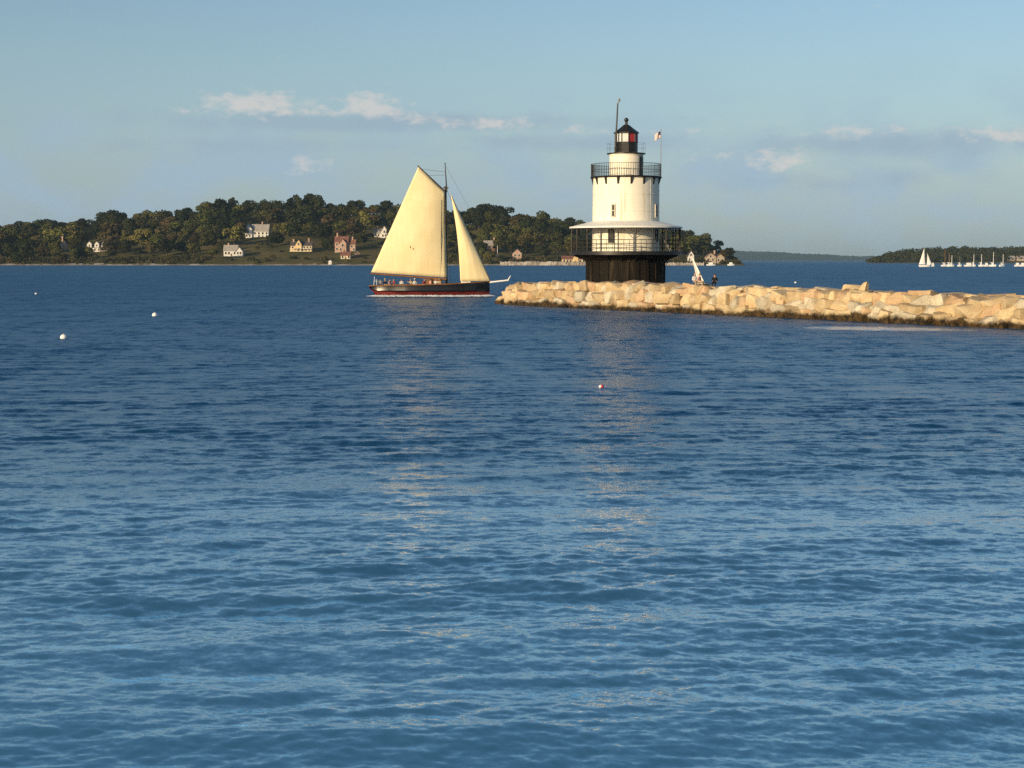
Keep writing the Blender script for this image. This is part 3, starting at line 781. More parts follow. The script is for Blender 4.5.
# ------------------------------------------------------------------ breakwater
BA, BB = Vector((1.2, 185.2)), Vector((38.6, 121.6))     # crest centre line, seaward end to the right frame edge
bdir = (BB - BA).normalized(); bn = Vector((bdir.y, -bdir.x))    # bn points to the camera side
if bn.y > 0: bn = -bn
BLEN = (BB - BA).length + 13
def bw(s, off, z): q = BA + bdir * s + bn * off; return Vector((q.x, q.y, z))
mb = MB(); n = 60; vs = []
prof = [(3.9, -1.5), (3.4, .2), (2.4, 1.55), (1.7, 2.02), (-3.4, 2.05), (-4.4, 1.2), (-6.5, -1.5)]
for i in range(n + 1):
    s = BLEN * i / n; k = min(1, .55 + s / 6)
    for (o_, z) in prof: vs.append(bw(1.2 + s, o_ * (k if i else .5), (z - .12 + (float(np.interp(s, [0, 8, 20, 50, 75, 95], [.0, .22, .45, .18, .03, .0])) if z > 1 else 0)) * (k if z > 0 else 1)))
L = len(prof)
mb.add(vs, [(i * L + k, i * L + k + 1, (i + 1) * L + k + 1, (i + 1) * L + k) for i in range(n) for k in range(L - 1)] + [tuple(range(L)), tuple(n * L + k for k in range(L - 1, -1, -1))])
core = mb.build('breakwater', mat('gap_shade_rubble', (.09, .068, .045), .95, .5, 1.2, 5, spec=.05)); tag(core, 'long low stone breakwater core running from the seaward tip past the lighthouse to the right', 'breakwater')  # core coloured dark to stand in for shadow in the gaps between blocks

def zoff(s): return float(np.interp(s, [0, 8, 20, 50, 75, 95], [.0, .22, .45, .18, .03, .0]))
def rock_mesh(seed, round_=False):
    r_ = random.Random(seed)
    bm = bmesh.new(); bmesh.ops.create_cube(bm, size=1.0)
    for v in bm.verts: v.co += Vector((r_.uniform(-.13, .13), r_.uniform(-.13, .13), r_.uniform(-.13, .13)))
    # knock a couple of corners off
    for k in range(4):
        nrm = Vector((r_.choice((-1, 1)) * r_.uniform(.4, 1), r_.choice((-1, 1)) * r_.uniform(.4, 1), r_.uniform(-.6, 1))).normalized()
        geom = list(bm.verts) + list(bm.edges) + list(bm.faces)
        res = bmesh.ops.bisect_plane(bm, geom=geom, plane_co=nrm * r_.uniform(.46, .60), plane_no=nrm, clear_outer=True)
        ed = [e for e in res['geom_cut'] if isinstance(e, bmesh.types.BMEdge)]
        if ed: bmesh.ops.contextual_create(bm, geom=ed)
    bmesh.ops.bevel(bm, geom=list(bm.edges), offset=.16 if round_ else .045, segments=3 if round_ else 2, profile=.6, affect='EDGES')
    bmesh.ops.triangulate(bm, faces=bm.faces)
    bmesh.ops.subdivide_edges(bm, edges=[e for e in bm.edges if e.calc_length() > .22], cuts=2, use_grid_fill=True)
    off = Vector((seed * 3.1, seed * 1.7, 0))
    bm.normal_update()
    for v in bm.verts:
        v.co += v.normal * (.050 * mnoise.noise(v.co * 2.1 + off) + .040 * mnoise.noise(v.co * 5.0 + off) + .022 * mnoise.noise(v.co * 11 + off))
    bmesh.ops.recalc_face_normals(bm, faces=bm.faces)
    me = bpy.data.meshes.new('granite_block'); bm.to_mesh(me); bm.free()
    me.polygons.foreach_set('use_smooth', [True] * len(me.polygons)); me.set_sharp_from_angle(angle=R(32))
    return me
RMESH = {k: [] for k in ROCKM}
for k, m_ in ROCKM.items():
    for i in range(7):
        me = rock_mesh({'tan': 1, 'pinkish': 20, 'pale grey': 40}[k] + i, i >= 6); me.materials.append(m_); RMESH[k].append(me)
rr = random.Random(77)
def seg(s):
    q = bw(s, 0, 2); px = 512 + q.x / q.y * F
    if px < 540: return 'at the rounded seaward tip'
    if px < 585: return 'left of the lighthouse base'
    if px < 668: return 'in front of the lighthouse base'
    if px < 720: return 'below the leaning dinghy sail'
    if px < 790: return 'right of the seated dark figure'
    if px < 880: return 'by the twin upstanding boulders'
    if px < 960: return 'right of the twin upstanding boulders'
    return 'near the right end in view'
ROWN = {0: 'at the weedy waterline', 1: 'in the middle course', 2: 'in the upper course', 3: 'along the top edge', 4: 'on the flat crest'}
nrock = 0
def add_rock(s, off, z, L_, D_, H_, tilt=.24, row=0, label=None, tone=None, yaw=None, rnd=False):
    global nrock
    u = rr.random(); tone = tone or ('tan' if u < .55 else ('pinkish' if u < .78 else 'pale grey'))
    o = bpy.data.objects.new('granite_block', rr.choice(RMESH[tone][6:] if rnd else RMESH[tone])); C.objects.link(o)
    o.location = bw(s, off, z)
    base = math.atan2(bdir.y, bdir.x) + (math.pi if rr.random() < .5 else 0)
    o.rotation_euler = (max(-.22, min(.22, rr.gauss(0, tilt))), max(-.22, min(.22, rr.gauss(0, tilt))), base + (rr.gauss(0, .18) if yaw is None else yaw))
    o.scale = (L_, D_, H_)
    sz = 'broad' if L_ > 2.5 else ('small' if L_ < 1.6 else 'squarish' if L_ / H_ < 1.7 else 'middling')
    tag(o, label or '%s %s granite block %s, %s' % (sz, tone, ROWN[row], seg(s)), 'granite block', 'granite blocks of the breakwater')
    nrock += 1
    return o
# rows: offset from the centre line, height, spacing, block height
for row, (off, z, sp, hgt, dep) in enumerate([(3.75, .18, 1.5, 1.15, 1.7), (3.25, .95, 1.45, 1.1, 1.7), (2.55, 1.62, 1.4, 1.0, 1.8), (1.55, 1.83, 1.6, .85, 1.8), (-.5, 1.83, 2.9, .75, 2.4)]):
    s = rr.uniform(0, 1.2) + (0 if row < 2 else .8 * (row - 1))
    while s < BLEN - 2:
        Lb = sp * rr.uniform(.55, 1.55)
        k = min(1, .62 + s / 9)
        add_rock(s + Lb / 2, off * k + rr.uniform(-.22, .22), (z + zoff(s) * min(1, z / 1.6)) * (.86 if s < 3 and row > 1 else 1) + rr.uniform(-.14, .14) * (1 if row < 3 else .5), Lb * 1.06, dep * rr.uniform(.9, 1.25), hgt * rr.uniform(.88, 1.3 if row < 3 else 1.05), row=row, tilt=.15 if row < 3 else .07)
        s += Lb
# rounded end and loose stones at the tip
for (s, off, z, L_, D_, H_, lb) in [(-.6, .6, .8, 2.3, 2.2, 2.3, 'large smooth orange tan boulder forming the very end of the breakwater'), (-1.5, 1.9, .05, 1.3, 1.0, .7, 'low dark wet stone just off the breakwater tip'),
                                    (.6, -1.6, 1.0, 2.6, 2.4, 2.2, 'big block at the back of the breakwater tip'), (1.3, 1.6, 1.35, 2.2, 1.9, 1.9, 'rounded block behind the end boulder of the breakwater'),
                                    (.4, 3.0, .15, 1.7, 1.3, 1.0, 'weedy block at the foot of the end boulder')]:
    add_rock(s, off, z, L_, D_, H_, label=lb, tone='tan', row=0, rnd=True)
# the two blocks that stand up above the crest
def s_at(px, off=1.0):
    best = min(range(0, 2000), key=lambda i: abs(512 + bw(i * .05, off, 2).x / bw(i * .05, off, 2).y * F - px)); return best * .05
add_rock(s_at(855), 1.4, 2.48, 1.9, 1.4, .85, label='broad rounded boulder perched on the breakwater crest, left of an upright stone', tone='tan', row=3, rnd=True)
add_rock(s_at(867.5), 1.4, 2.58, .6, .6, 1.05, label='narrow upright stone standing on the breakwater crest', tone='tan', row=3)
add_rock(s_at(932), 1.2, 2.22, .9, .9, .55, label='small lone stone lying on the crest towards the right', tone='tan', row=3, rnd=True)
add_rock(s_at(863, 3.9), 4.3, .55, 1.3, 1.3, 1.7, label='pale square block leaning at the waterline below the upright stone', tone='pale grey', row=0)
print('rocks', nrock)

# ------------------------------------------------------------------ lighthouse
LD = 175.0
LX = P(625.5, 280, LD).x
PXM = LD / F * 1.0
lh = empty('lighthouse', (LX, LD, 0))
tag(lh, 'white round lighthouse with black lantern on a dark iron caisson behind the breakwater', 'lighthouse')
def zy(y): return P(625.5, y, LD).z
z_c0, z_deck0, z_deck = -1.5, zy(255), zy(251.4)
rc = 39.0 * PXM; rt = 33.2 * PXM; rdeck = 55.6 * PXM; rg = 35.2 * PXM; rw = 16.6 * PXM; rl = 11.4 * PXM
b = MB(); b.lathe([(rc, z_c0), (rc, zy(262)), (rc + .10, zy(262)), (rc + .10, zy(260.8)), (rc + .02, zy(260.8)), (rc + .25, zy(259.2)), (rc + .75, zy(257.2)), (rdeck - .45, zy(255.3)), (rdeck - .40, z_deck0 - .003), (0, z_deck0 - .003)], 64)
cs = b.build('caisson', M['caisson'], lh, 35)
b = MB()
for i in range(24):
    a = 2 * math.pi * i / 24; b.box(((rc + .03) * math.sin(a), -(rc + .03) * math.cos(a), zy(272)), (.10, .10, zy(262.5) - zy(282)), a)
b.build('plate_seam', M['caisson'], cs)
# ribs under the flared edge that carries the deck
for i in range(20):
    a = 2 * math.pi * (i + .5) / 20; b = MB()
    ca, sa = math.sin(a), -math.cos(a)
    pts_ = [(rc + .06, zy(262)), (rc + .36, zy(259.2)), (rc + .86, zy(257.4)), (rdeck - .40, zy(255.5))]
    b.polytube([(r_ * ca, r_ * sa, z) for r_, z in pts_], .07, 6)
    b.build('deck_bracket', M['black_iron'], lh)
b = MB(); b.lathe([(rt - .1, z_deck0), (rdeck, z_deck0), (rdeck, z_deck), (rt - .1, z_deck)], 64); b.build('deck', M['black_iron'], lh, 30)
# tower drum
zt = zy(178.3)
b = MB(); b.lathe([(rt + .02, z_deck - .05), (rt + .02, zy(229)), (rt, zy(221)), (rt - .03, zt)], 96)
tw = b.build('tower', M['tower'], lh, 40)
b = MB()
for zz in (zy(244.5), zy(212), zy(195)): b.ring_tube(rt - .005, zz, .028, 96, 6)
for i in range(10):
    a = 2 * math.pi * i / 10 + .12; b.tube(((rt) * math.sin(a), -(rt) * math.cos(a), z_deck + .3), ((rt - .03) * math.sin(a), -(rt - .03) * math.cos(a), zt), .022, .022, 6)
b.build('plate_seam', M['tower'], tw)
def ang(px, r): return math.asin(max(-1, min(1, (px - 625.5) * PXM / r)))
def tower_window(px, y0, y1, wpx, r, frame=True, parent=None, name='window'):
    a = ang(px, r); w_ = wpx * PXM; z0, z1 = zy(y1), zy(y0)
    c = Vector(((r) * math.sin(a), -(r) * math.cos(a), (z0 + z1) / 2))
    def loc(u, o_, z): return (c.x + u * math.cos(a) + o_ * math.sin(a), c.y + u * math.sin(a) - o_ * math.cos(a), z)
    f = MB(); t_ = .12
    def bar(u0, u1, za, zb, o0, o1):
        vs = [loc(u, o_, z) for z in (za, zb) for (u, o_) in ((u0, o0), (u1, o0), (u1, o1), (u0, o1))]
        f.add(vs, [(0, 3, 2, 1), (4, 5, 6, 7), (0, 1, 5, 4), (1, 2, 6, 5), (2, 3, 7, 6), (3, 0, 4, 7)])
    bar(-w_ / 2 - t_, -w_ / 2, z0 - t_, z1 + t_, -.2, .09); bar(w_ / 2, w_ / 2 + t_, z0 - t_, z1 + t_, -.2, .09)
    bar(-w_ / 2, w_ / 2, z0 - t_, z0, -.2, .12); bar(-w_ / 2, w_ / 2, z1, z1 + t_, -.2, .09)
    bar(-w_ / 2, w_ / 2, (z0 + z1) / 2 - .05, (z0 + z1) / 2 + .05, -.2, .06)
    fo = f.build(name, M['window_frame'] if frame else M['dark_rail'], lh)
    f2 = MB(); f = f2; bar(-w_ / 2 + .002, w_ / 2 - .002, z0 + .002, z1 - .002, -.25, .035); f2.build('pane', M['glass_dark'], fo)
tower_window(611.3, 206, 217, 2.4, rt)
tower_window(609.3, 230.8, 242, 4.2, rt, False)
tower_window(654.0, 206, 217, 6.0 * .55, rt)
tower_window(654.6, 231, 241, 4.2, rt, False)
# canopy round the drum: sloping white roof on posts
ze = zy(228.3); b = MB(); ro_ = 56.2 * PXM
b.lathe([(rt + .01, zy(221.4)), (ro_, zy(227.0)), (ro_, ze - .02), (ro_ - .12, ze - .02), (rt + .01, zy(223.0))], 72); b.build('canopy', M['white_roof'], lh, 25)
post_a = [2 * math.pi * (i + .35) / 20 for i in range(20)]
for a in post_a:
    b = MB(); r_ = ro_ - .22; b.tube((r_ * math.sin(a), -r_ * math.cos(a), z_deck), (r_ * math.sin(a), -r_ * math.cos(a), ze + .03), .065, .065, 8)
    for k in (-1, 1):
        a2 = a + k * .09; b.tube((r_ * math.sin(a), -r_ * math.cos(a), ze - .55), (r_ * math.sin(a2), -r_ * math.cos(a2), ze), .03, .03, 6)
    b.build('canopy_post', M['dark_rail'], lh)
def railing(name, r, z0, h, nbal, rails, tr=.03, br=.018, parent=lh):
    b = MB()
    for k in rails: b.ring_tube(r, z0 + h * k, tr, 72, 6)
    o = b.build(name, M['dark_rail'], parent)
    b = MB()
    for i in range(nbal):
        a = 2 * math.pi * i / nbal; b.tube((r * math.sin(a), -r * math.cos(a), z0), (r * math.sin(a), -r * math.cos(a), z0 + h), br, br, 5)
    b.build('baluster', M['dark_rail'], o)
railing('deck_railing', rdeck - .22, z_deck, zy(240.2) - z_deck, 60, (.30, .66, 1.0), .036, .024)
# ladder leaning in the shade on the right
b = MB(); a = R(68); rr_ = rt + .9
for k in (-.2, .2): b.tube(((rr_ + .6) * math.sin(a + k * .3), -(rr_ + .6) * math.cos(a + k * .3), z_deck), ((rr_ - .5) * math.sin(a + k * .3), -(rr_ - .5) * math.cos(a + k * .3), z_deck + 1.9), .05, .05, 6)
for i in range(6):
    q = i / 6 + .08; r2 = rr_ + .6 - 1.1 * q
    b.tube((r2 * math.sin(a - .06), -r2 * math.cos(a - .06), z_deck + 1.9 * q), (r2 * math.sin(a + .06), -r2 * math.cos(a + .06), z_deck + 1.9 * q), .035, .035, 6)
o = b.build('ladder', M['steel'], None); o.location = (LX, LD, 0); tag(o, 'grey ladder leaning on the lighthouse wall under the canopy at right', 'ladder')
# upper gallery
b = MB(); b.lathe([(rw - .1, zt), (rg, zt), (rg + .05, zy(177.6)), (rg, zy(176.9)), (rw - .1, zy(176.9))], 72); b.build('gallery', M['black_iron'], lh, 30)
for i in range(16):
    a = 2 * math.pi * i / 16 + .09; b = MB(); ca, sa = math.sin(a), -math.cos(a)
    vs = [(r_ * ca - o_ * sa, r_ * sa + o_ * ca, z) for (r_, z) in ((rt - .02, zy(185.2)), (rg - .02, zt - .01), (rt - .02, zt - .01)) for o_ in (-.11, .11)]
    b.add(vs, [(0, 2, 4), (1, 5, 3), (0, 1, 3, 2), (2, 3, 5, 4), (4, 5, 1, 0)]); b.build('gallery_bracket', M['dark_rail'], lh)
railing('gallery_railing', rg - .06, zy(176.9), zy(164.4) - zy(176.9), 96, (.5, 1.0), .026, .021)
# watch room
zl = zy(154.2)
b = MB(); b.lathe([(rw, zy(177)), (rw, zy(156)), (rw + .06, zy(155.8)), (rw + .06, zl)], 64); b.build('watch_room', M['tower'], lh, 40)
# black door standing in the shaded side of the watch room
b = MB(); da = R(66)
b.lathe([(rw + .05, zy(176.8)), (rw + .05, zy(157)), (rw - .08, zy(157)), (rw - .08, zy(176.8))], 8, da - .34, da + .62); do_ = b.build('door', M['black_iron'], lh, 40)
b = MB(); b.ball(((rw + .1) * math.sin(da - .12), -(rw + .1) * math.cos(da - .12), zy(168)), .06, 8, 6); b.build('handle', M['steel'], do_)
# lantern gallery, parapet, glazing, roof
rlg = 19.3 * PXM
b = MB(); b.lathe([(0, zl), (rlg, zl), (rlg, zy(153.4)), (0, zy(153.4))], 48); b.build('lantern_gallery', M['black_iron'], lh, 30)
railing('lantern_railing', rlg - .06, zy(153.4), zy(143.6) - zy(153.4), 12, (.5, 1.0), .010, .010)
z_p0, z_p1, z_g1 = zy(153.4), zy(143.0), zy(133.4)
b = MB(); b.lathe([(rl, z_p0), (rl, z_p1), (rl + .05, z_p1), (rl + .05, z_p1 + .08), (0, z_p1 + .08)], 10, math.pi / 10); 
b.v = []; b.f = []; b.mi = []
NS = 10; A0 = R(8)
def poly_lathe(b, prof):
    b.lathe(prof, NS, A0, A0 + 2 * math.pi)
poly_lathe(b, [(rl, z_p0), (rl, z_p1), (rl + .05, z_p1), (rl + .05, z_p1 + .07), (0, z_p1 + .07)]); b.build('parapet', M['black_iron'], lh)
for i in range(NS):
    a = A0 + 2 * math.pi * i / NS; b = MB()
    b.tube((rl * .97 * math.sin(a), -rl * .97 * math.cos(a), z_p1), (rl * .97 * math.sin(a), -rl * .97 * math.cos(a), z_g1), .05, .05, 6); b.build('mullion', M['black_iron'], lh)
for i in range(NS):
    a1 = A0 + 2 * math.pi * i / NS; a2 = a1 + 2 * math.pi / NS; r_ = rl * .93
    am = ((a1 + a2) / 2 + math.pi) % (2 * math.pi) - math.pi
    b = MB(); p1 = (r_ * math.sin(a1), -r_ * math.cos(a1)); p2 = (r_ * math.sin(a2), -r_ * math.cos(a2)); k = .97
    vs = []
    for z in (z_p1 + .06, z_g1 + .03):
        vs += [(p1[0], p1[1], z), (p2[0], p2[1], z), (p2[0] * k, p2[1] * k, z), (p1[0] * k, p1[1] * k, z)]
    b.add(vs, [(0, 3, 2, 1), (4, 5, 6, 7), (0, 1, 5, 4), (1, 2, 6, 5), (2, 3, 7, 6), (3, 0, 4, 7)])
    red = R(5) < am < R(125)
    b.build('lantern_pane', M['red_glass'] if red else M['pale_curtain'], lh, label='red lantern pane' if red else 'pale lantern pane')
rr2 = 12.6 * PXM
b = MB(); poly_lathe(b, [(rl, z_g1), (rr2, z_g1 - .02), (rr2, zy(132.6)), (rr2 * .55, zy(128.4)), (.28, zy(124.8)), (.0, zy(124.6))]); b.build('lantern_roof', M['black_iron'], lh)
b = MB(); b.lathe([(.18, zy(125.2)), (.14, zy(122.5)), (.16, zy(121.5))], 12); b.ball((0, 0, zy(120.0)), .24, 14, 10); b.tube((0, 0, zy(118.4)), (0, 0, zy(117.4)), .05, .02, 6); b.build('vent_ball', M['black_iron'], lh, 50)
# radio mast and flagpole, each fixed to a gallery rail
a = empty('radio_mast', (LX + (613.9 - 625.5) * PXM, LD - 1.05, zy(153.4))); tag(a, 'tall thin dark radio mast beside the lighthouse lantern', 'mast')
top = (2.4 * PXM, 0, zy(104.5) - zy(153.4))
b = MB(); b.tube((0, 0, 0), top, .11, .07, 8); b.build('pole', M['dark_rail'], a)
b = MB(); b.tube(top, (top[0] + .12, 0, top[2] + .30), .06, .09, 8); b.ball((top[0] + .16, 0, top[2] + .38), .12, 8, 6, 1.5); b.build('sensor', M['steel'], a)
b = MB(); b.box((0.05, .0, .5), (.26, .2, .1)); b.build('clamp', M['dark_rail'], a)
fpx = (659.9 - 625.5) * PXM
a = empty('flagpole', (LX + fpx, LD - math.sqrt(max(0, (rg) ** 2 - fpx ** 2)) * 0 , zy(178))); tag(a, 'thin flagpole on the right edge of the lighthouse gallery', 'flagpole')
hh = zy(130.2) - zy(178)
b = MB(); b.tube((0, 0, 0), (0, 0, hh), .045, .03, 8); b.ball((0, 0, hh + .04), .06, 8, 6); b.build('pole', M['steel'], a)
# limp flag with stripes and a dark canton
fl = bpy.data.materials.new('flag_cloth'); fl.use_nodes = True
t = fl.node_tree; bs = t.nodes['Principled BSDF']; h = G(t)
tcn = N(t, 'ShaderNodeTexCoord'); sp = N(t, 'ShaderNodeSeparateXYZ'); t.links.new(tcn.outputs['UV'], sp.inputs[0])
st = h.m('LESS_THAN', h.m('FRACT', h.m('MULTIPLY', sp.outputs[1], 6.5)), .5)
cant = h.m('MULTIPLY', h.m('LESS_THAN', sp.outputs[0], .4), h.m('GREATER_THAN', sp.outputs[1], .46))
t.links.new(h.mix(cant, h.mix(st, (.78, .75, .72), (.56, .24, .22)), (.03, .04, .12)), bs.inputs['Base Color']); bs.inputs['Roughness'].default_value = .85
me = bpy.data.meshes.new('flag'); vs, fs, uv = [], [], []
nu, nv = 14, 9; zf1 = hh - .12; 
for j in range(nv + 1):
    for i in range(nu + 1):
        u, v = i / nu, j / nv
        x = -.05 - .62 * u; z = zf1 - .72 * (1 - v) - .34 * u ** 1.4
        vs.append((x, .12 * math.sin(u * 7 + v * 1.5) * u ** .5, z)); uv.append((u, v))
for j in range(nv):
    for i in range(nu): q = j * (nu + 1) + i; fs.append((q, q + 1, q + nu + 2, q + nu + 1))
me.from_pydata(vs, [], fs); ul = me.uv_layers.new(name='UVMap')
for lp in me.loops: ul.data[lp.index].uv = uv[lp.vertex_index]
me.polygons.foreach_set('use_smooth', [True] * len(me.polygons)); me.materials.append(fl)
o = bpy.data.objects.new('flag', me); C.objects.link(o); o.parent = a; sm = o.modifiers.new('thick', 'SOLIDIFY'); sm.thickness = .015

# ------------------------------------------------------------------ people
def skin_mesh(name, V, E, Rr, material, sub=2):
    me = bpy.data.meshes.new(name); me.from_pydata(V, E, []); o = bpy.data.objects.new('tmp', me); C.objects.link(o)
    sk = o.modifiers.new('s', 'SKIN'); sk.use_smooth_shade = True
    for i, d in enumerate(me.skin_vertices[0].data):
        r_ = Rr[i]; d.radius = (r_, r_) if not isinstance(r_, tuple) else r_; d.use_root = (i == 0)
    sb = o.modifiers.new('b', 'SUBSURF'); sb.levels = sub; sb.render_levels = sub
    dg = bpy.context.evaluated_depsgraph_get(); dg.update()
    new = bpy.data.meshes.new_from_object(o.evaluated_get(dg)); new.name = name
    bpy.data.objects.remove(o); new.materials.clear(); new.materials.append(material)
    new.polygons.foreach_set('use_smooth', [True] * len(new.polygons))
    return new
def cloth(col): return mat('cloth_%d' % len(bpy.data.materials), col, .85, .25, 5, spec=.1)
M['hair_dark'] = mat('hair_dark', (.035, .022, .015), .7, .3, 8); M['hair_fair'] = mat('hair_fair', (.30, .20, .10), .7, .3, 8)
def person(loc, rz, label, shirt, trousers, hair='hair_dark', pose='sit', hat=None, parent_group=None, lean=0.0, arm=0):
    """seated (origin at the seat) or standing (origin at the feet) figure, facing local -Y"""
    root = empty('person', loc, rz); tag(root, label, 'person', parent_group)
    hz = 0.08 if pose == 'sit' else .92
    ln = lean
    def T(x, y, z): return (x, y - ln * z, hz + z)       # torso coordinates above the hips
    V = [T(0, 0, 0), T(0, .0, .14), T(0, .01, .30), T(0, .0, .44), T(0, -.01, .53), T(0, -.02, .60), T(0, -.035, .68), T(0, -.03, .77)]
    Rr = [(.15, .11), (.13, .10), (.16, .11), (.17, .10), (.055, .055), (.075, .085), (.078, .095), (.06, .075)]
    E = [(i, i + 1) for i in range(7)]
    def chain(start, pts, rads):
        last = start
        for p, r_ in zip(pts, rads): V.append(p); Rr.append(r_); E.append((last, len(V) - 1)); last = len(V) - 1
    arms, legs = [], []
    for s in (-1, 1):
        if arm == s: pts = [T(s * .19, 0, .43), T(s * .33, -.08, .30), T(s * .40, -.22, .48), T(s * .41, -.25, .55)]
        elif pose == 'sit': pts = [T(s * .19, 0, .43), T(s * .25, -.02, .17), T(s * .16, -.24, .08), T(s * .12, -.31, .07)]
        else: pts = [T(s * .19, 0, .43), T(s * .24, .02, .15), T(s * .25, -.06, -.10), T(s * .25, -.08, -.18)]
        arms.append(pts); chain(3, pts, [.06, .045, .033, .04])
        if pose == 'sit': pts = [(s * .10, -.06, hz - .01), (s * .13, -.46, hz + .03), (s * .13, -.46, hz - .40), (s * .13, -.60, hz - .44)]
        else: pts = [(s * .10, 0, hz - .05), (s * .11, -.02, hz - .45), (s * .12, .03, .06), (s * .12, -.13, .035)]
        legs.append(pts); chain(0, pts, [.085, .06, .042, .035])
    b = bpy.data.objects.new('body', skin_mesh('body', V, E, Rr, M['skin'])); C.objects.link(b); b.parent = root
    V, E, Rr = [T(0, 0, -.03), T(0, .0, .14), T(0, .01, .30), T(0, .0, .445), T(0, -.01, .50)], [(0, 1), (1, 2), (2, 3), (3, 4)], [(.175, .13), (.155, .12), (.18, .13), (.185, .115), (.075, .07)]
    for pts in arms: chain(3, [pts[0], pts[1], tuple(Vector(pts[1]).lerp(Vector(pts[2]), .6))], [.078, .060, .05])
    o = bpy.data.objects.new('shirt', skin_mesh('shirt', V, E, Rr, shirt)); C.objects.link(o); o.parent = root
    V, E, Rr = [(0, 0, hz - .02), T(0, 0, .05)], [(0, 1)], [(.17, .125), (.165, .125)]
    for pts in legs: chain(0, pts[:3], [.105, .078, .058])
    o = bpy.data.objects.new('trousers', skin_mesh('trousers', V, E, Rr, trousers)); C.objects.link(o); o.parent = root
    hd = Vector(T(0, -.03, .70))
    mb = MB()
    for dx in (-.033, .033): mb.ball((hd.x + dx, hd.y - .088, hd.z + .0), .014, 6, 5)
    mb.build('eyes', M['hair_dark'], b)
    mb = MB(); mb.ball((hd.x, hd.y - .10, hd.z - .03), .018, 6, 5, 1.5); mb.build('nose', M['skin'], b)
    for s in (-1, 1): mb = MB(); mb.ball((hd.x + s * .082, hd.y + .01, hd.z - .01), .022, 6, 5, 1.5); mb.build('ear', M['skin'], b)
    mb = MB(); mb.ball((hd.x, hd.y + .022, hd.z + .035), .103, 12, 9, 1.05); mb.build('hair', M[hair], root, 180)
    if hat is not None:
        mb = MB(); mb.lathe([(.17, hd.z + .07), (.17, hd.z + .085), (.11, hd.z + .09), (.10, hd.z + .17), (.0, hd.z + .19)], 16, center=(hd.x, hd.y)); mb.build('hat', hat, root, 60)
    return root

# ------------------------------------------------------------------ the sailing ship
BD = 222.0; BPX = BD / F
bx0 = P(430, 290, BD).x
ship = empty('sailing_ship', (bx0, BD, 0), R(0))
tag(ship, 'black gaff-rigged sailing ship with big cream sails left of the breakwater', 'sailing ship')
def B(px, py, y=0.0):
    q = P(px, py, BD + y); return Vector((q.x - bx0, y, q.z))
# hull by stations from stern (left) to bow (right)
ST = [(369.6, 286.2, .75, .30, 287.6), (373, 286.0, 1.25, .75, 291.0), (379, 285.8, 1.75, 1.15, 297), (390, 285.6, 1.95, 1.5, 299), (398, 285.4, 2.10, 1.75, 299.6), (405, 285.3, 2.36, 1.95, 300), (412, 285.2, 2.5, 2.0, 300), (425, 285.0, 2.55, 2.1, 300.5), (445, 284.4, 2.25, 1.9, 300.5),
      (462, 283.6, 1.85, 1.45, 300.5), (475, 282.9, 1.3, .9, 300), (484, 282.3, .72, .40, 300), (489.6, 281.7, .12, .07, 299.5)]
Z0 = .0; boot = .62
mb = MB(); rows_ = []
for (px, py, hw, hwl, pb) in ST:
    zs = B(px, py).z; zb = min(B(px, pb).z, zs - .3); x = B(px, py).x
    ring = []
    prof_ = [(.975, zs), (.975, zs - .12), (.972, zs - .2), (1.0, max(zb + .3, boot + .2)), (hwl / hw, max(zb + .1, boot)), (hwl / hw * .93, max(zb, .1)), (hwl / hw * .62, max(zb - .1, -.45) if zb < .1 else zb - .02), (.0, min(zb - .2, -.7) if zb < .1 else zb - .05)]
    for (k, z) in prof_: ring.append((x, -hw * k, z))
    for (k, z) in prof_[-2::-1]: ring.append((x, hw * k, z))
    rows_.append(ring)
nr = len(rows_[0]); vs = [v for r_ in rows_ for v in r_]
fs = []; mi = []
for i in range(len(rows_) - 1):
    for k in range(nr - 1):
        fs.append((i * nr + k, i * nr + k + 1, (i + 1) * nr + k + 1, (i + 1) * nr + k)); kk = k if k < nr // 2 else nr - 2 - k; mi.append(1 if kk >= 4 else 0)
fs += [tuple(range(nr)), tuple(len(vs) - 1 - k for k in range(nr))]; mi += [0, 0]
mb.add(vs, fs); mb.mi = mi
# bulwark is the hull itself; the deck lies .5 m below its edge
hull = mb.build('hull', [M['hull_black'], M['hull_red']], ship, 50)
mb = MB(); vs = []
for (px, py, hw, hwl, pb) in ST: q = B(px, py); vs += [(q.x, -hw * .96, q.z + .004), (q.x, hw * .96, q.z + .004)]
mb.add(vs, [(2 * i, 2 * i + 1, 2 * i + 3, 2 * i + 2) for i in range(len(ST) - 1)]); mb.build('deck', M['deck_wood'], ship)
# rail stanchions and cap rail
for s in (-1, 1):
    mb = MB(); pts_ = [(B(px, py).x, s * hw, B(px, py).z + .06) for (px, py, hw, hwl, pb) in ST]; mb.polytube(pts_, .07, 6); mb.build('cap_rail', M['varnish'], ship)
mb = MB(); mb.box((B(446, 284).x - 1.6, 0, B(446, 283.3).z + .2), (2.2, 1.8, .55)); mb.box((B(446, 284).x - 1.6, 0, B(446, 283.3).z + .52), (2.4, 2.0, .08)); mb.build('cabin', M['varnish'], ship, None)
mb = MB(); mb.box((B(466, 283).x, 0, B(466, 282.5).z + .16), (1.3, 1.1, .4)); mb.build('hatch', M['white_paint'], ship)
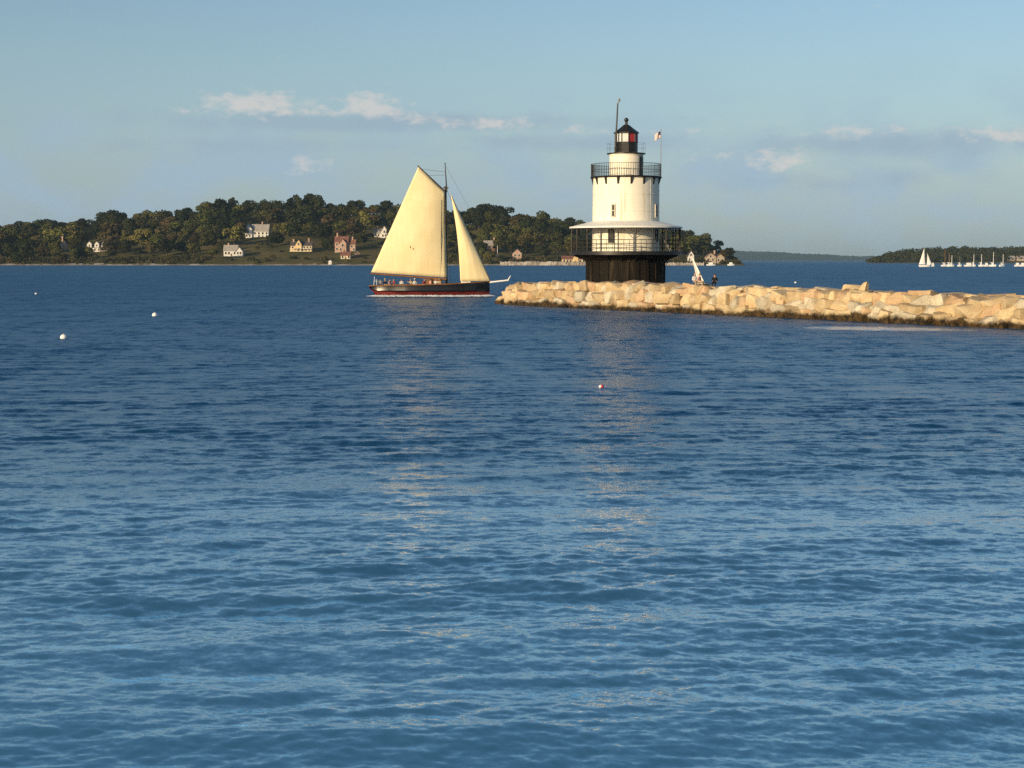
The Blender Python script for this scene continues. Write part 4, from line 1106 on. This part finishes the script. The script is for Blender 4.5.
# mast, topmast, boom, gaff, bowsprit
mt = MB(); mt.tube(B(446.6, 286), B(445.6, 186), .17, .14, 10); mast = mt.build('mast', M['spar_dark'], ship, 60)
mt = MB(); mt.tube(B(445.9, 192) + Vector((.12, -.05, 0)), B(445.1, 164.2) + Vector((0, -.05, 0)), .11, .05, 8); mt.ball(B(445.1, 163.6), .10, 8, 6); mt.build('topmast', M['spar_dark'], mast, 60)
mt = MB(); mt.box(B(445.8, 187.8), (.75, .5, .14)); mt.build('crosstree', M['spar_dark'], mast)
BY = -.35
mt = MB(); mt.tube(B(370.2, 273.4, BY * 3), B(446, 279.4, BY), .11, .13, 8); mt.build('boom', M['varnish'], ship, 60)
mt = MB(); mt.tube(B(417.6, 165.6, BY * 3), B(444.6, 191, BY), .075, .10, 8); mt.build('gaff', M['spar_dark'], ship, 60)
mt = MB(); mt.tube(B(482, 283.2), B(508.5, 280.2), .15, .11, 8); bs_ = mt.build('bowsprit', M['white_paint'], ship, 60)
mt = MB(); mt.tube(B(507.8, 280.8), B(510.6, 275.6), .12, .05, 8); mt.build('bowsprit_end', M['white_paint'], bs_, 60)
def sail(name, corners, belly, m_, nu=22, nv=26, leech=0.0, luff_in=0.0):
    """corners: tack, clew, peak/head (, throat) in ship coordinates; cambered cloth of small thickness"""
    tack, clew, peak, throat = corners
    vs, fs = [], []
    for j in range(nv + 1):
        v = j / nv
        a_ = tack.lerp(throat, v); b_ = clew.lerp(peak, v)
        for i in range(nu + 1):
            u = i / nu
            p = a_.lerp(b_, u)
            p = p + Vector((0, -belly * math.sin(math.pi * u ** .8) * math.sin(math.pi * min(1, .12 + v * .88)) ** .7, 0))
            p.x += leech * math.sin(math.pi * v) * u
            if v == 0: pass
            p.z -= .0
            wr = .03 * math.sin(u * 25 + v * 9) * (1 - v) * (u * (1 - u)) * 2
            p.y += wr
            vs.append(p)
    for j in range(nv):
        for i in range(nu): q = j * (nu + 1) + i; fs.append((q, q + 1, q + nu + 2, q + nu + 1))
    me = bpy.data.meshes.new(name); me.from_pydata([tuple(v) for v in vs], [], fs); me.materials.append(m_)
    me.polygons.foreach_set('use_smooth', [True] * len(me.polygons))
    o = bpy.data.objects.new(name, me); C.objects.link(o); o.parent = ship
    sm = o.modifiers.new('thick', 'SOLIDIFY'); sm.thickness = .03; sm.offset = 0
    return o
ms = sail('mainsail', (B(447.2, 277.6, BY), B(371.2, 272.2, BY * 3), B(418.4, 166.6, BY * 3), B(444.4, 191.5, BY)), .8, M['sail'])
# small sail marks stitched on the cloth
mk = MB()
for (px, py, w_, h_) in [(410.2, 247, .06, .34), (413.0, 248.6, .06, .26)]:
    q = B(px, py, -1.55); mk.box((q.x, q.y, q.z), (w_, .02, h_))
mk.build('sail_mark', M['varnish'], ms)
mk = MB()
pz = [B(441.6, 200, BY - .28), B(441.0, 240, BY - .52), B(441.8, 276, BY - .18)]
mk.polytube(pz, .03, 5); mk.build('reef_line', M['rope'], ms)
jb = sail('jib', (B(490.6, 281.0), B(460.4, 281.0, -.9), B(450.6, 193.0, -.1), B(450.2, 192.2)), .45, M['sail'], leech=.25)
# rigging
def rope(name, pts_, r_=.022):
    m_ = MB(); m_.polytube(pts_, r_, 5); return m_.build(name, M['rope'], ship)
rope('forestay', [B(445.6, 188), B(491, 280.5)])
rope('topmast_stay', [B(445.1, 165), B(508.5, 279)], .014)
for s in (-1, 1):
    for dx in (-6, -1, 4): rope('shroud', [B(445.7, 189), B(446 + dx, 284.6) + Vector((0, s * 2.1, 0))], .02)
rope('peak_halyard', [B(445.3, 175), B(428, 175.5, BY * 2)], .02); rope('peak_halyard', [B(445.3, 172), B(421, 169, BY * 3)], .02)
rope('mainsheet', [B(376, 274, BY * 3), B(379, 285.8)], .03)
rope('bobstay', [B(508, 280.6), B(489.6, 290)], .025)
mt = MB()
for (a_, b_) in (((373.8, 286), (374.6, 276.5)), ((377, 286), (376.2, 279))): mt.tube(B(*a_), B(*b_), .035, .03, 6)
mt.tube(B(373.8, 281), B(382, 281.5), .025, .025, 6); mt.build('stern_rail', M['white_paint'], ship)
for i, s in enumerate((-1, 1)): rope('lifeline', [B(px, py - 4.2) + Vector((0, s * hw * .98, 0)) for (px, py, hw, hwl, pb) in ST[2:9]], .018)
# crew
cl = {'white': cloth((.78, .76, .72)), 'navy': cloth((.03, .04, .09)), 'red': cloth((.42, .06, .05)), 'pink': cloth((.62, .34, .30)), 'grey': cloth((.22, .22, .23)), 'tan': cloth((.45, .34, .22)), 'black': cloth((.015, .015, .018)), 'blue': cloth((.10, .18, .35))}
crew = [(381.5, 'grey', 'navy', 'sit', 'person in grey at the stern rail of the ship, first from the stern', None, 0),
        (385.6, 'navy', 'tan', 'sit', 'person in navy with a straw hat near the stern, second from the stern', 'tan', 0),
        (390.3, 'pink', 'navy', 'sit', 'person in pink near the stern, third from the stern', None, 1),
        (394.6, 'red', 'grey', 'sit', 'person in red sitting beside the one in pink', None, 0),
        (402.2, 'white', 'navy', 'sit', 'person in white sitting above the white patch on the hull', None, 0),
        (411.2, 'tan', 'navy', 'sit', 'person in tan below the middle of the boom', None, -1),
        (415.2, 'white', 'tan', 'sit', 'person in white with a white hat below the middle of the boom', 'white', 0),
        (424.5, 'red', 'navy', 'sit', 'person in red alone on deck behind the mast', None, 0),
        (431.0, 'pink', 'grey', 'sit', 'person in pink next to the cabin', None, 0),
        (436.0, 'white', 'blue', 'sit', 'person in white sitting against the cabin near the mast', None, 1),
        (440.2, 'tan', 'black', 'sit', 'person in tan closest to the mast', 'tan', 0)]
for i, (px, sh, tr, pose, lab, hat, arm) in enumerate(crew):
    q = B(px, 285.4); person(Vector((bx0, BD, 0)) + Vector((q.x, -1.25 + .35 * (i % 2), q.z + .02)), R((-35, 20, 50, -60, 10)[i % 5]), lab, cl[sh], cl[tr], ('hair_dark', 'hair_fair')[i % 2], pose, cl[hat] if hat else None, 'people on the deck of the sailing ship', lean=.05, arm=arm)
# foam along the hull
r3 = random.Random(3); mb = MB()
for i in range(330):
    px = r3.uniform(373, 491); q = B(px, 296); y0 = -2.3 - r3.uniform(0, 1.0) * r3.random() * 3 + (.7 if px > 470 else 0) + (.9 if px > 482 else 0)
    w_ = r3.uniform(.25, 1.1); d_ = r3.uniform(.10, .45); nseg = 9
    vs = [(q.x + w_ * math.cos(2 * math.pi * k / nseg) * r3.uniform(.6, 1.1), y0 + d_ * math.sin(2 * math.pi * k / nseg) * r3.uniform(.6, 1.1), .06) for k in range(nseg)] + [(q.x, y0, .06 + r3.uniform(.08, .22))]
    mb.add(vs, [(k, (k + 1) % nseg, nseg) for k in range(nseg)])
o = mb.build('foam', M['foam'], None, 180); o.location = (bx0, BD, 0); tag(o, 'white foam along the waterline of the black sailing ship', 'foam', kind='stuff')

# ------------------------------------------------------------------ dinghy with a leaning sail behind the breakwater
q = P(708, 290, 173); dg = empty('sailing_dinghy', (q.x, 173, .1)); dg.scale = (.93, .93, .93); dg.rotation_euler = (0, R(-17.5), R(27)); tag(dg, 'small dinghy with a narrow leaning white sail showing above the breakwater', 'dinghy')
mb = MB(); vs = []
for (y, hw, zb) in ((-1.9, .55, .02), (-1, .75, -.12), (0, .8, -.18), (1.1, .62, -.12), (2.1, .05, .15)): vs += [(-hw, y, .5), (-hw * .7, y, zb + .1), (0, y, zb), (hw * .7, y, zb + .1), (hw, y, .5)]
mb.add(vs, [(i * 5 + k, i * 5 + k + 1, i * 5 + 6 + k, i * 5 + 5 + k) for i in range(4) for k in range(4)] + [(0, 1, 2, 3, 4)] + [(i * 5, i * 5 + 5, i * 5 + 9, i * 5 + 4) for i in range(4)]); mb.build('hull', M['white_paint'], dg, 40)
mb = MB(); mb.tube((0, .7, .3), (0, .7, 6.05), .10, .07, 8); mb.build('mast', M['white_paint'], dg, 60)
def thin_sail(name, pts3, belly, parent, m_):
    a_, b_, c_ = [Vector(p) for p in pts3]; vs, fs = [], []; n_ = 12
    for j in range(n_ + 1):
        for i in range(n_ + 1):
            v, u = j / n_, i / n_; p = a_.lerp(c_, v).lerp(b_.lerp(c_, v), u); p.x += belly * math.sin(math.pi * u) * (1 - v) ** .6; vs.append(tuple(p))
    for j in range(n_):
        for i in range(n_): k = j * (n_ + 1) + i; fs.append((k, k + 1, k + n_ + 2, k + n_ + 1))
    me = bpy.data.meshes.new(name); me.from_pydata(vs, [], fs); me.materials.append(m_); me.polygons.foreach_set('use_smooth', [True] * len(me.polygons))
    o = bpy.data.objects.new(name, me); C.objects.link(o); o.parent = parent; sm = o.modifiers.new('t', 'SOLIDIFY'); sm.thickness = .02; return o
thin_sail('mainsail', ((0, .6, .9), (-.35, -1.7, .95), (-.02, .6, 5.95)), -.22, dg, M['sail_white'])
thin_sail('jib', ((-.05, 2.0, .6), (-.75, .5, .8), (-.05, .75, 4.2)), -.2, dg, M['sail_white'])
def crest_at(px, off=1.0):
    s = s_at(px, off); return bw(s, off, 2.40 + zoff(s))
q = crest_at(714.5); person(q + Vector((0, 0, .12)), R(-20), 'person in dark clothes sitting on the breakwater right of the leaning sail', cl['black'], cl['black'], pose='sit', lean=.12)
q = crest_at(694.3); person(q + Vector((0, 0, .12)), R(25), 'person in a white shirt sitting on the breakwater left of the leaning sail', cl['white'], cl['tan'], pose='sit', hair='hair_fair', lean=.05)
q = crest_at(698.6); person(q + Vector((0, 0, .1)), R(50), 'person in pink sitting on the breakwater at the foot of the leaning sail', cl['pink'], cl['tan'], pose='sit', hair='hair_fair', lean=.1)

# ------------------------------------------------------------------ buoys
def buoy(px, py, r_, label, m_, stick=False):
    q = on_water(px, py); root = empty('buoy', (q.x, q.y, r_ * .35)); tag(root, label, 'buoy')
    mb = MB(); mb.ball((0, 0, 0), r_, 18, 12, .95); mb.build('float', m_, root, 180)
    mb = MB(); mb.tube((0, 0, r_ * .85), (0, 0, r_ * 1.25), r_ * .14, r_ * .12, 8); mb.build('cap', M['steel'], root)
    return root
buoy(63.6, 338.6, .22, 'round white mooring buoy, the larger of two on the left water', M['buoy_white'])
buoy(154.8, 316, .24, 'small pale buoy farther out on the left water', M['buoy_white'])
buoy(36, 294.2, .17, 'faint tiny pale buoy farthest out at the left', M['buoy_white'])
buoy(795.5, 283, .24, 'small pale buoy on the water beyond the breakwater', M['buoy_white'])
bq = buoy(601.4, 388, .105, 'small red and white lobster buoy on the open water below the lighthouse', M['buoy_red'])
mb = MB(); mb.ball((-.04, -.035, .02), .070, 12, 9, 1.0); mb.build('white_band', M['buoy_white'], bq, 180)

# ------------------------------------------------------------------ far boats
def far_hull(root, L_, hw, fb, m_):
    mb = MB(); vs = []
    for (u, k, z) in ((-.5, .7, .9), (-.25, .95, .85), (.1, 1, .9), (.35, .6, 1.05), (.5, .03, 1.2)):
        x = u * L_; vs += [(x, -hw * k, fb * z), (x * .94, -hw * k * .8, -.2), (x * .94, hw * k * .8, -.2), (x, hw * k, fb * z)]
    mb.add(vs, [(i * 4 + k, i * 4 + k + 1, i * 4 + 5 + k, i * 4 + 4 + k) for i in range(4) for k in range(3)] + [(i * 4 + 3, i * 4, i * 4 + 4, i * 4 + 7) for i in range(4)] + [(0, 1, 2, 3)])
    mb.build('hull', m_, root, 40)
def far_boat(px, py, D, mast_px, L_, label, hullm, rz=0.0, mastm=None):
    q = P(px, py, D); root = empty('moored_sailboat' if mast_px else 'motorboat', (q.x, D, 0), rz); tag(root, label, 'sailboat' if mast_px else 'motorboat', 'sailboats moored off the right shore' if mast_px else None)
    far_hull(root, L_, L_ * .17, 1.4, hullm)
    mb = MB(); mb.box((-L_ * .03, 0, 1.8), (L_ * (.3 if mast_px else .42), L_ * .2, .9 if mast_px else 1.8)); mb.box((-L_ * .03, 0, 2.35 if mast_px else 2.85), (L_ * .36, L_ * .22, .14)); mb.build('cabin', M['white_paint'], root)
    if mast_px:
        h_ = mast_px * D / F; mb = MB(); mb.tube((L_ * .08, 0, 1), (L_ * .08, 0, h_), .22, .16, 6); mb.build('mast', mastm or M['white_paint'], root)
        mb = MB(); mb.tube((L_ * .08, 0, 2.9), (-L_ * .36, 0, 3.0), .20, .18, 6); mb.build('boom', M['white_paint'], root)
    return root
FD = 1240
FB = [(944.6, 17, 9, 'moored sailboat with a tall tan mast, leftmost of the moored row', M['varnish'], None), (949, 13, 7, 'moored sailboat with a short tan mast, second of the moored row', M['varnish'], None),
      (951.6, 11, 8, 'small white moored sailboat close beside the tan masts', None, None), (959.8, 10.5, 6, 'lone grey-masted moored sailboat right of the tan masts', M['steel'], None), (973.6, 12, 6, 'white moored sailboat right of a low motorboat', None, None),
      (981.3, 12, 7, 'white moored sailboat in the middle of the row', None, None), (993, 14, 9, 'white moored sailboat with the tallest white mast', None, None), (1002.8, 12, 11, 'white moored sailboat with a long hull, rightmost mast', None, None)]
for (px, mp_, L_, lab, mm, _) in FB: far_boat(px - .3, 266.4, FD, mp_, L_ * .58, lab, M['white_paint'], R((8, -20, 30, -35, 15, -10, 40, 5)[int(px) % 8]), mm)
for (px, L_, lab, D) in [(969, 11, 'low white motorboat between moored sailboats', FD), (986.5, 6, 'tiny white motorboat left of the tallest white mast', FD), (1017.5, 7, 'white motorboat near the right frame edge', FD), (1023, 7, 'white motorboat cut by the right frame edge', FD),
                      (731, 9, 'white motorboat off the tip of the wooded island', 1440), (711, 12, 'long low white motorboat in front of the pink waterside house', 1440), (933, 3.5, 'tiny white launch right of the far two-sailed boat', FD)]:
    far_boat(px, 266.4, D, 0, L_ * .72, lab, M['white_paint'], R(6))
q = P(924.5, 267, FD - 60); fs_ = empty('sailing_boat', (q.x, FD - 60, 0)); tag(fs_, 'far white two-masted boat under full white sails on the right', 'sailing boat')
far_hull(fs_, 8.5, 1.5, 1.5, M['white_paint']); sc_ = (FD - 60) / F
def fsail(name, a_, b_, c_):
    pts_ = [((p[0] - 924.5) * sc_, (.6 if name == 'jib' else 0), (267 - p[1]) * sc_) for p in (a_, b_, c_)]
    vs, fs = [], []; n_ = 8; A, B_, C_ = map(Vector, pts_)
    for j in range(n_ + 1):
        for i in range(n_ + 1):
            v, u = j / n_, i / n_; p = A.lerp(C_, v).lerp(B_.lerp(C_, v), u); p.y -= .6 * math.sin(math.pi * u) * (1 - v); vs.append(tuple(p))
    for j in range(n_):
        for i in range(n_): k = j * (n_ + 1) + i; fs.append((k, k + 1, k + n_ + 2, k + n_ + 1))
    me = bpy.data.meshes.new(name); me.from_pydata(vs, [], fs); me.materials.append(M['sail_white']); o = bpy.data.objects.new(name, me); C.objects.link(o); o.parent = fs_
    sm = o.modifiers.new('t', 'SOLIDIFY'); sm.thickness = .06
fsail('mainsail', (925.2, 264.5), (919, 264.5), (923.6, 249.2)); fsail('jib', (932, 264.8), (927, 264.8), (927.4, 254))
for (px, top) in ((924.2, 248.6), (927.2, 253.4)):
    mb = MB(); mb.tube(((px - 924.5) * sc_, .3, 1), ((px - 924.5) * sc_, .3, (267 - top) * sc_), .16, .1, 6); mb.build('mast', M['white_paint'], fs_)

# ------------------------------------------------------------------ haze
HAZE = 0.000030
mb = MB(); mb.box((0, 5600, 78.5), (23400, 14000, 163.0))
hz_ = mb.build('haze', [], None)
hm = bpy.data.materials.new('haze_air'); hm.use_nodes = True; t = hm.node_tree; t.nodes.clear()
pv = N(t, 'ShaderNodeVolumePrincipled'); pv.inputs['Density'].default_value = HAZE; pv.inputs['Color'].default_value = (.52, .78, 1.0, 1); pv.inputs['Anisotropy'].default_value = 0.0
ou = N(t, 'ShaderNodeOutputMaterial'); t.links.new(pv.outputs[0], ou.inputs['Volume'])
hz_.data.materials.append(hm); hz_['kind'] = 'stuff'; hz_['label'] = 'thin blue sea haze over the whole view'
